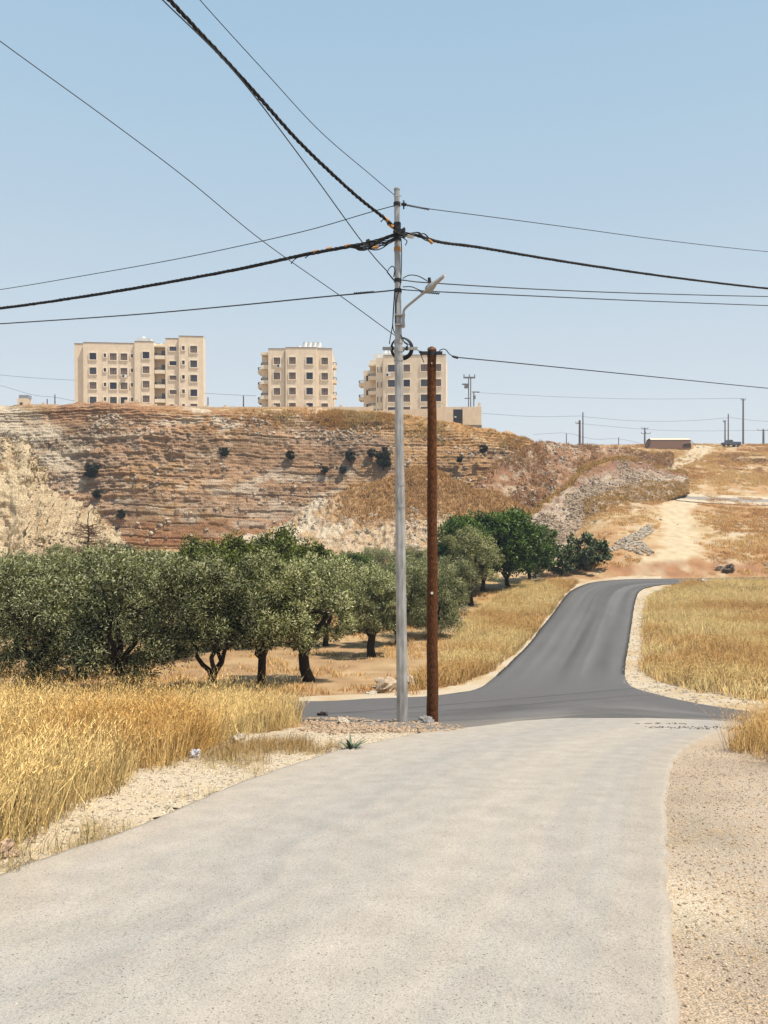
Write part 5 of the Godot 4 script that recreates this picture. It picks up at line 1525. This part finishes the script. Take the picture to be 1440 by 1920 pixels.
	wall_part(o, 5.2, 6.2, 13.25, 14.5, -8, -5, M.white, "stair_house")
	var mb: Transform3D = o.transform
	for i in 4: tank(mb * Vector3(7.1 + i * 0.98, 14.3, -5), 0.47, 1.15, "%s of four tall white tanks on the middle block" % ["leftmost", "second", "third", "rightmost"][i])
	tank(mb * Vector3(3.0, 13.2, -4), 0.6, 0.5, "low white tank at the left of the middle block's roof")
	tank(mb * Vector3(5.7, 14.5, -6), 0.45, 0.35, "small white tank left of the row of four on the middle block")
	# ---- right block
	o = thing("apartment_building", "right apartment block behind the two poles, its left side stepping back with balconies", "building", Vector3(-0.15, 19.0, -160), -0.1)
	wall_part(o, 0.0, 12.9, -4, 12.5, -13, 0.0, M.wall)
	wall_part(o, 0.003, 12.897, 12.5, 12.64, -12.9, 0.06, M.plinth, "coping")
	wall_part(o, -1.7, 0.0, -4, 12.45, -13, -1.6, M.wall_pale)
	wall_part(o, -3.4, -1.7, -4, 12.6, -14, -5.0, M.wall_pale)
	wall_part(o, -5.1, -3.4, -4, 10.9, -15, -8.0, M.wall_pale)
	wall_part(o, -2.6, 1.5, 12.65, 14.0, -10, -5.2, M.white, "stair_house")
	for h in [9.9, 6.8, 3.7, 1.2]:
		for c in [[1.72, 1.5], [4.86, 1.35], [8.48, 1.45], [11.3, 1.2]]:
			gi = (gi * 3 + 5) % 7
			window_at(o, c[0], h, c[1], 1.42, 0.0, Basis.IDENTITY, Vector3.ZERO, gl[gi % 4])
		for c in [-0.6, -1.3]: window_at(o, c, h, 0.22, 1.2, -1.6)
		window_at(o, -4.3, h - 0.7, 0.45, 1.2, -8.0)
		balcony(o, -3.35, -1.705, h - 1.9, -5.0, -2.2)
		wall_part(o, -2.9, -2.0, h - 1.7, h + 0.4, -5.0, -4.9, M.surround, "balcony_door")
		balcony(o, -6.3, -5.103, h - 2.2, -12, -9.0)
	wall_part(o, -3.35, -1.705, 10.9, 11.2, -5.0, -2.2, M.wall_pale, "balcony_roof")
	ac_unit(o, Vector3(1.0, 8.55, 0.22), "air conditioner below the top left window")
	var rb: Transform3D = o.transform
	for i in 4: tank(rb * Vector3(-0.3 + i * 0.95, 14.0, -7), 0.42, 0.95, "%s white tank on the right block's roof, left of the metal pole" % ["leftmost", "second", "third", "last"][i])
	# ---- ridge walls and gatehouse
	var fence := func(label: String, px: Array, top: float, pillars: Array) -> void:
		var a := at(px[0], px[1], px[2])
		var b := at(px[3], px[4], px[5])
		var flat := Vector3(b.x - a.x, 0, b.z - a.z)
		var w := thing("boundary_wall", label, "wall", a, atan2(-flat.z, flat.x))
		var s := Shape.new()
		var long := flat.length()
		var dy := b.y - a.y
		var n := 8
		for i in n:
			var x0 := long * i / n
			var x1 := long * (i + 1) / n
			var y0 := dy * i / n
			var y1 := dy * (i + 1) / n
			for z in [[0.1, -0.1]]:
				s.quad(Vector3(x0, y0 - 3, 0.1), Vector3(x0, y0, 0.1), Vector3(x1, y1, 0.1), Vector3(x1, y1 - 3, 0.1))
				s.quad(Vector3(x1, y1 - 3, -0.1), Vector3(x1, y1, -0.1), Vector3(x0, y0, -0.1), Vector3(x0, y0 - 3, -0.1))
				s.quad(Vector3(x0, y0, 0.1), Vector3(x0, y0, -0.1), Vector3(x1, y1, -0.1), Vector3(x1, y1, 0.1))
		s.quad(Vector3(0, -3, -0.1), Vector3(0, 0, -0.1), Vector3(0, 0, 0.1), Vector3(0, -3, 0.1))
		s.quad(Vector3(long, dy - 3, 0.1), Vector3(long, dy, 0.1), Vector3(long, dy, -0.1), Vector3(long, dy - 3, -0.1))
		put("panel", s.mesh(), M.fence, w)
		for p in pillars:
			put("pillar", box_mesh(Vector3(long * p, dy * p - 1.3, 0), Vector3(0.55, 3.2, 0.45)), M.fence, w)
	fence.call("long cream ridge wall in front of the middle block, with small pillars", [386, 763, 139, 691, 763, 139], 0, [0.01, 0.12, 0.42, 0.62, 0.83])
	fence.call("short raised piece of cream wall in front of the widest block", [236, 753, 140, 259, 752.5, 140], 0, [0.04, 0.97])
	fence.call("low cream wall below the right half of the widest block", [259, 760, 139.5, 386, 762, 139.5], 0, [0.25, 0.55])
	fence.call("taller cream wall left of the right block's side", [690, 764, 138.4, 700, 760, 138.4], 0, [])
	fence.call("cream wall between the two poles, running into the gatehouse", [700, 770, 141, 820, 766, 141], 0, [0.98])
	fence.call("pale wall along the ridge between the hut and the widest block", [52, 757.5, 150, 112, 758, 150], 0, [0.05, 0.5])
	fence.call("pale wall at the far left end of the ridge, left of the hut", [-80, 762, 150, 34, 761, 150], 0, [])
	var g := thing("gatehouse", "cream gatehouse wall with dark metal door and dark plinth, right of the right block", "building", at(820, 795, 141), 0.06)
	g.position.y = at(0, 790, 141).y
	wall_part(g, 0, 2.9, -0.2, 2.62, -4, 0, M.fence)
	wall_part(g, 2.9, 4.65, -0.6, 2.66, -4, -0.12, M.fence)
	wall_part(g, 4.65, 8.1, -1.6, 2.7, -4, 0, M.fence)
	wall_part(g, -1.0, 2.9, -1.6, -0.2, -4, 0.1, M.plinth, "plinth")
	wall_part(g, 2.9, 8.15, -2.6, -0.62, -4, 0.12, M.plinth, "plinth")
	wall_part(g, 7.6, 8.0, 2.7, 3.5, -0.9, -0.3, M.fence, "chimney")
	var door := wall_part(g, 2.95, 4.6, -0.55, 2.2, -0.12, -0.03, M.iron, "door")
	wall_part(g, 3.15, 3.5, 0.7, 0.95, -0.03, 0.0, M.porcelain, "notice_plate")
	door.set_meta("label", "dark metal door")
	var hut := thing("rooftop_hut", "small cream hut with a blue grey tank on top at the far left", "building", at(43, 770, 152), 0.2)
	wall_part(hut, -1.0, 1.0, -0.5, 2.4, -2, 0, M.fence)
	wall_part(hut, -0.55, -0.05, 0.1, 1.6, 0, 0.05, M.frame, "door")
	var tk := put("metal_tank", box_mesh(Vector3.ZERO, Vector3(1.9, 0.7, 1.4)), plain(Color(0.25, 0.28, 0.33), 0.5))
	tk.position = hut.transform * Vector3(0.2, 2.76, -1)
	tag(tk, "blue grey box tank standing on the far left hut", "water tank")

func build_tent_and_car() -> void:
	var b := at(1254, 840, 182)
	b.y = H(b.x, b.z) + 0.45
	var o := thing("long_tent", "long low brown tent with pale roof on the crest of the hill", "tent", b, 0.03)
	var s := Shape.new()
	var l := 4.85
	s.quad(Vector3(-l - 0.4, -0.6, 1.6), Vector3(-l + 0.2, 1.5, 1.2), Vector3(l - 0.2, 1.55, 1.2), Vector3(l - 0.1, -0.6, 1.6))
	s.quad(Vector3(l - 0.1, -0.6, -2.2), Vector3(l - 0.2, 1.55, -1.8), Vector3(-l + 0.2, 1.5, -1.8), Vector3(-l - 0.4, -0.6, -2.2))
	s.quad(Vector3(-l - 0.4, -0.6, -2.2), Vector3(-l + 0.2, 1.5, -1.8), Vector3(-l + 0.2, 1.5, 1.2), Vector3(-l - 0.4, -0.6, 1.6))
	s.quad(Vector3(l - 0.1, -0.6, 1.6), Vector3(l - 0.2, 1.55, 1.2), Vector3(l - 0.2, 1.55, -1.8), Vector3(l - 0.1, -0.6, -2.2))
	put("side_cloth", s.mesh(), plain(Color(0.17, 0.095, 0.065), 0.9), o)
	var r := Shape.new()
	r.quad(Vector3(-l + 0.1, 1.5, 1.3), Vector3(-l + 0.3, 2.0, -0.3), Vector3(l - 0.2, 2.0, -0.3), Vector3(l - 0.1, 1.55, 1.3))
	r.quad(Vector3(l - 0.1, 1.55, -1.9), Vector3(l - 0.2, 2.0, -0.3), Vector3(-l + 0.3, 2.0, -0.3), Vector3(-l + 0.1, 1.5, -1.9))
	put("roof_cloth", r.mesh(), plain(Color(0.60, 0.50, 0.38), 0.9), o)
	var op := Shape.new()
	op.quad(Vector3(2.6, 0.05, 1.64), Vector3(2.9, 0.55, 1.5), Vector3(4.5, 0.7, 1.46), Vector3(4.7, 0.05, 1.64))
	put("opening", op.mesh(), plain(Color(0.02, 0.015, 0.012), 0.9), o)
	for q in [[4.7, 5.6], [-5.1, -5.9]]: put("guy_rope", rod(PackedVector3Array([Vector3(q[0], 1.4, 1.2), Vector3(q[1], 0, 2.0)]), [0.05], 5), M.frame, o)
	# pickup
	b = at(1371, 841, 186)
	b.y = H(b.x, b.z) + 0.05
	o = thing("pickup_truck", "dark grey pickup parked on the crest right of the tent", "car", b, PI + 0.25)
	var body := Shape.new()
	body.span(-2.2, 2.2, 0.4, 0.95, -0.8, 0.8)
	body.span(-2.2, -2.1, 0.95, 1.15, -0.8, 0.8)
	for z in [[-0.8, -0.72], [0.72, 0.8]]: body.span(-2.1, 0.0, 0.95, 1.15, z[0], z[1])
	put("body", body.mesh(), plain(Color(0.10, 0.11, 0.14), 0.35, 0.3), o)
	var cab := Shape.new()
	for z in [-1, 1]:
		var p := [Vector3(-0.1, 0.95, 0.74 * z), Vector3(0.1, 1.6, 0.62 * z), Vector3(1.0, 1.6, 0.62 * z), Vector3(1.55, 0.95, 0.74 * z)]
		if z > 0: cab.quad(p[0], p[1], p[2], p[3])
		else: cab.quad(p[3], p[2], p[1], p[0])
	put("side_window", cab.mesh(), M.glass, o)
	var top := Shape.new()
	top.quad(Vector3(0.1, 1.6, 0.62), Vector3(0.1, 1.6, -0.62), Vector3(1.0, 1.6, -0.62), Vector3(1.0, 1.6, 0.62))
	put("roof", top.mesh(), plain(Color(0.10, 0.11, 0.14), 0.35, 0.3), o)
	var ws := Shape.new()
	ws.quad(Vector3(1.55, 0.95, 0.74), Vector3(1.0, 1.6, 0.62), Vector3(1.0, 1.6, -0.62), Vector3(1.55, 0.95, -0.74))
	ws.quad(Vector3(-0.1, 0.95, -0.74), Vector3(0.1, 1.6, -0.62), Vector3(0.1, 1.6, 0.62), Vector3(-0.1, 0.95, 0.74))
	put("windscreen", ws.mesh(), M.glass, o)
	for x in [-1.35, 1.4]:
		for z in [-0.78, 0.78]: put("wheel", rod(PackedVector3Array([Vector3(x, 0.36, z - 0.1), Vector3(x, 0.36, z + 0.1)]), [0.36], 14), M.iron, o)
